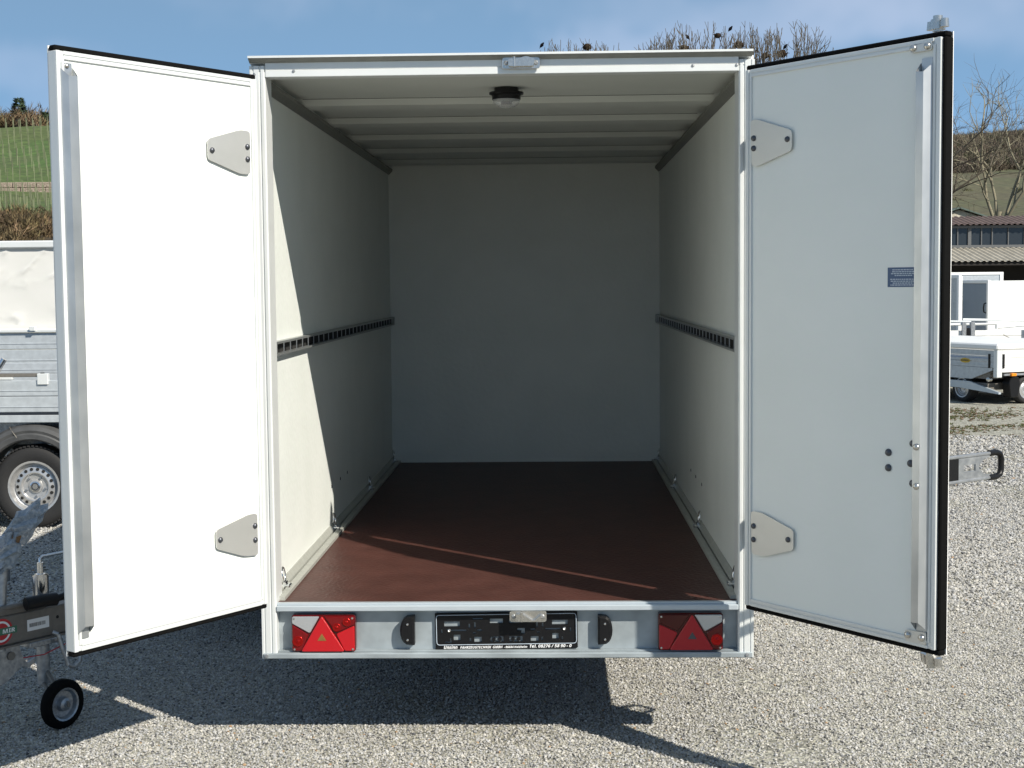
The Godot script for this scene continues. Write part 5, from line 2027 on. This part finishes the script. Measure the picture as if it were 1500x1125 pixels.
# a lopped tree: limbs on a trunk, and a fan of upright rods that carry twigs
func fan_tree(label: String, at: Vector3, h: float, rad: float, sd: int) -> void:
	var t := thing("bare_tree", label, "tree", at)
	var rng := RandomNumberGenerator.new()
	rng.seed = sd
	var b := MB.new()
	b.tube([Vector3(0, -0.4, 0), Vector3(0.1, 3.0, 0.05), Vector3(0.0, 6.5, 0)], 0.2, 8, false, 0.14)
	part(t, "trunk", b, M.bark)
	b = MB.new()
	var limbs := []
	for i in 8:
		var a := TAU * (i + rng.randf_range(-0.3, 0.3)) / 8.0
		var e := Vector3(cos(a) * rad * rng.randf_range(0.25, 0.75), h - rng.randf_range(2.4, 4.6), sin(a) * rad * rng.randf_range(0.25, 0.75))
		var y0 := rng.randf_range(4.2, 6.3)
		b.tube([Vector3(0, y0, 0), Vector3(e.x * 0.55, lerpf(y0, e.y, 0.45), e.z * 0.55), e], 0.10, 5, false, 0.055)
		limbs.append(e)
	for i in int(32 * rad) + 9:
		var e: Vector3 = limbs[rng.randi() % 8]
		var u := sqrt(rng.randf()) * rad * 1.2
		var a := atan2(e.z, e.x) + rng.randf_range(-1.3, 1.3)
		var tip := Vector3(cos(a) * u, h - pow(u / rad, 2.0) * 0.6 - rng.randf() * 0.8, sin(a) * u)
		var pts := []
		var mid := Vector3(lerpf(e.x, tip.x, 0.75), lerpf(e.y, tip.y, 0.45), lerpf(e.z, tip.z, 0.75)) + Vector3(rng.randf_range(-0.12, 0.12), 0, rng.randf_range(-0.12, 0.12))
		for k in 6:
			var f := k / 5.0
			pts.append(e.lerp(mid, f).lerp(mid.lerp(tip, f), f) + Vector3(rng.randf_range(-0.07, 0.07), 0, rng.randf_range(-0.07, 0.07)))
		b.tube(pts, 0.025, 4, false, 0.010)
		for k in 5:
			var f := rng.randf_range(0.45, 0.95)
			var i0 := int(f * 5.0)
			var p: Vector3 = pts[i0].lerp(pts[i0 + 1], f * 5.0 - i0)
			var d: Vector3 = (pts[i0 + 1] - pts[i0]).normalized() + Vector3(rng.randf_range(-1, 1), rng.randf_range(-0.1, 0.4), rng.randf_range(-1, 1)) * 0.75
			var q := p + d.normalized() * rng.randf_range(0.22, 0.5)
			var m := p.lerp(q, 0.5) + Vector3(rng.randf_range(-0.03, 0.03), -0.02, rng.randf_range(-0.03, 0.03))
			b.tube([p, m, q], 0.015, 3, false, 0.008)
	part(t, "crown", b, M.bark)

func trees() -> void:
	var rows := [[0.7, 12.85, 1.25, "leftmost bare tree, beside the lone crow above the trailer's roof"], [2.2, 13.05, 1.35, "bare tree with one dark nest in its twigs, left of the gap above the roof"], [3.75, 12.6, 0.95, "low bare tree standing alone at the left side of the gap above the roof"], [5.0, 12.95, 0.9, "narrow bare tree at the right side of the gap above the roof"], [6.1, 13.5, 1.2, "tall bare tree holding the nest with a crow on it"], [7.9, 13.7, 1.15, "bare tree with the highest nest among its twigs"], [9.1, 13.4, 1.0, "bare tree with a round nest, just left of the widest crown"], [10.9, 13.6, 1.75, "widest bare tree over the upper edge of the right door"], [12.7, 12.5, 1.1, "low bare tree ending at the upper edge of the right door"]]
	for i in rows.size():
		var q: Array = rows[i]
		fan_tree(q[3], Vector3(q[0], 0, -60.0 - (i % 3) * 0.8), q[1], q[2], 100 + i)
	bare_tree("bare tree with drooping twigs, half hidden behind the right door's black edge", Vector3(17.0, 0, -60.0), 12.3, 0.75, 0.05, 131, 6, 4.5, M.bark, 3, 0.6)
	bare_tree("large spreading bare tree behind the warehouse roof, on the right", Vector3(21.7, 0.2, -65.0), 11.4, 0.62, 0.16, 145, 4, 4.8, M.bark_pale, 3, 0.95)
	# evergreen on the hill's crest
	var rng := RandomNumberGenerator.new()
	rng.seed = 50
	for q in [[-59.9, 22.4, -158.0, 3.4, "small dark evergreen standing out of the brown scrub on the left hilltop"], [-56.6, 21.0, -157.0, 1.7, "dark bushy evergreen at the right end of the hilltop scrub"]]:
		var y := hill_y(q[0], q[2])
		var t := thing("evergreen_tree", q[4], "tree", Vector3(q[0], y, q[2]))
		var b := MB.new()
		b.cyl(Vector3(0, -0.3, 0), Vector3(0, q[3] * 0.8, 0), 0.12, 0.04, 6)
		part(t, "trunk", b, M.bark)
		b = MB.new()
		b.colored = true
		for i in 900:
			var f := rng.randf()
			var rr: float = (1.0 - f * 0.75) * q[3] * 0.36 * sqrt(rng.randf())
			var a := rng.randf() * TAU
			var p := Vector3(cos(a) * rr, q[3] * (0.15 + 0.85 * f), sin(a) * rr)
			var d := Vector3(cos(a), rng.randf_range(-0.3, 0.6), sin(a)).normalized()
			var s := Vector3(rng.randf_range(-1, 1), rng.randf_range(-1, 1), rng.randf_range(-1, 1)).normalized() * 0.10
			b.col = Color(0.028, 0.05, 0.022) * rng.randf_range(0.6, 1.5)
			b.tri(p - s, p + s, p + d * 0.38, d, d, d)
		part(t, "crown", b, M.plant)
	# nests
	var nests := [[1.9, 12.42, -60.8, 0.30, "dark nest alone in the second tree from the left"], [6.35, 12.42, -61.6, 0.33, "dark nest under a crow, just above the trailer's roof edge"], [7.7, 12.72, -60.0, 0.22, "smallest and highest nest above the trailer's roof"], [8.75, 12.42, -60.8, 0.33, "round dark nest right of the highest nest"], [10.8, 12.13, -61.6, 0.34, "nest in the widest tree, nearest to the right door"], [9.93, 11.93, -60.8, 0.26, "pale brown nest low beside the corner of the trailer's roof"]]
	for q in nests:
		var b := MB.new()
		b.lump(Vector3.ZERO, Vector3(q[3] * 0.66, q[3] * 0.52, q[3] * 0.66), rng, 0.2, 10, 6)
		for i in 40:
			var a := rng.randf() * TAU
			var e: Vector3 = Vector3(cos(a), rng.randf_range(-0.6, 0.5), sin(a)) * q[3] * 0.78
			b.tube([e * 0.5, e * 0.95 + Vector3(rng.randf_range(-0.1, 0.1), rng.randf_range(-0.06, 0.1), 0)], 0.012, 3)
		var o := single("bird_nest", b, M.nest, q[4], "nest", "nests in the bare trees")
		o.position = Vector3(q[0], q[1], q[2])
	var crows := [[-0.14, 12.42, -60.0, 1.0, "crow perched farthest left above the trailer's roof"], [6.5, 12.95, -61.6, -1.0, "crow sitting on the nest right of the gap in the trees"], [8.26, 13.02, -60.0, 1.0, "highest crow, between two nests"], [10.95, 12.45, -61.6, 1.0, "crow beside the nest nearest to the right door"], [18.02, 10.98, -60.0, -1.0, "crow against the sky beside the black edge of the right door"]]
	for q in crows:
		var b := MB.new()
		var s: float = q[3]
		# body, head, beak, tail and folded wing in one skin
		b.xf = Transform3D(Basis(Vector3.BACK, s * 0.9).scaled(Vector3(0.45, 0.45, 0.45)), Vector3.ZERO)
		b.lathe(Vector3(-0.22 * s, 0, 0), Vector3(s, 0, 0), [Vector2(0.0, -0.11), Vector2(0.05, -0.10), Vector2(0.09, -0.02), Vector2(0.15, 0.10), Vector2(0.165, 0.22), Vector2(0.13, 0.33), Vector2(0.085, 0.37), Vector2(0.095, 0.42), Vector2(0.08, 0.47), Vector2(0.02, 0.50), Vector2(0.0, 0.585)], 10, true)
		b.box(Vector3(-0.36 * s, -0.01, 0), Vector3(0.16, 0.03, 0.12), 0.004)
		b.box(Vector3(-0.05 * s, 0.02, 0.13), Vector3(0.30, 0.10, 0.03), 0.01)
		b.box(Vector3(-0.05 * s, 0.02, -0.13), Vector3(0.30, 0.10, 0.03), 0.01)
		b.cyl(Vector3(0.0, -0.09, 0.03), Vector3(0.02 * s, -0.19, 0.03), 0.008, -1, 5)
		b.cyl(Vector3(0.0, -0.09, -0.03), Vector3(0.02 * s, -0.19, -0.03), 0.008, -1, 5)
		var o := single("crow", b, M.crow, q[4], "bird", "crows in the bare trees")
		o.position = Vector3(q[0], q[1], q[2])
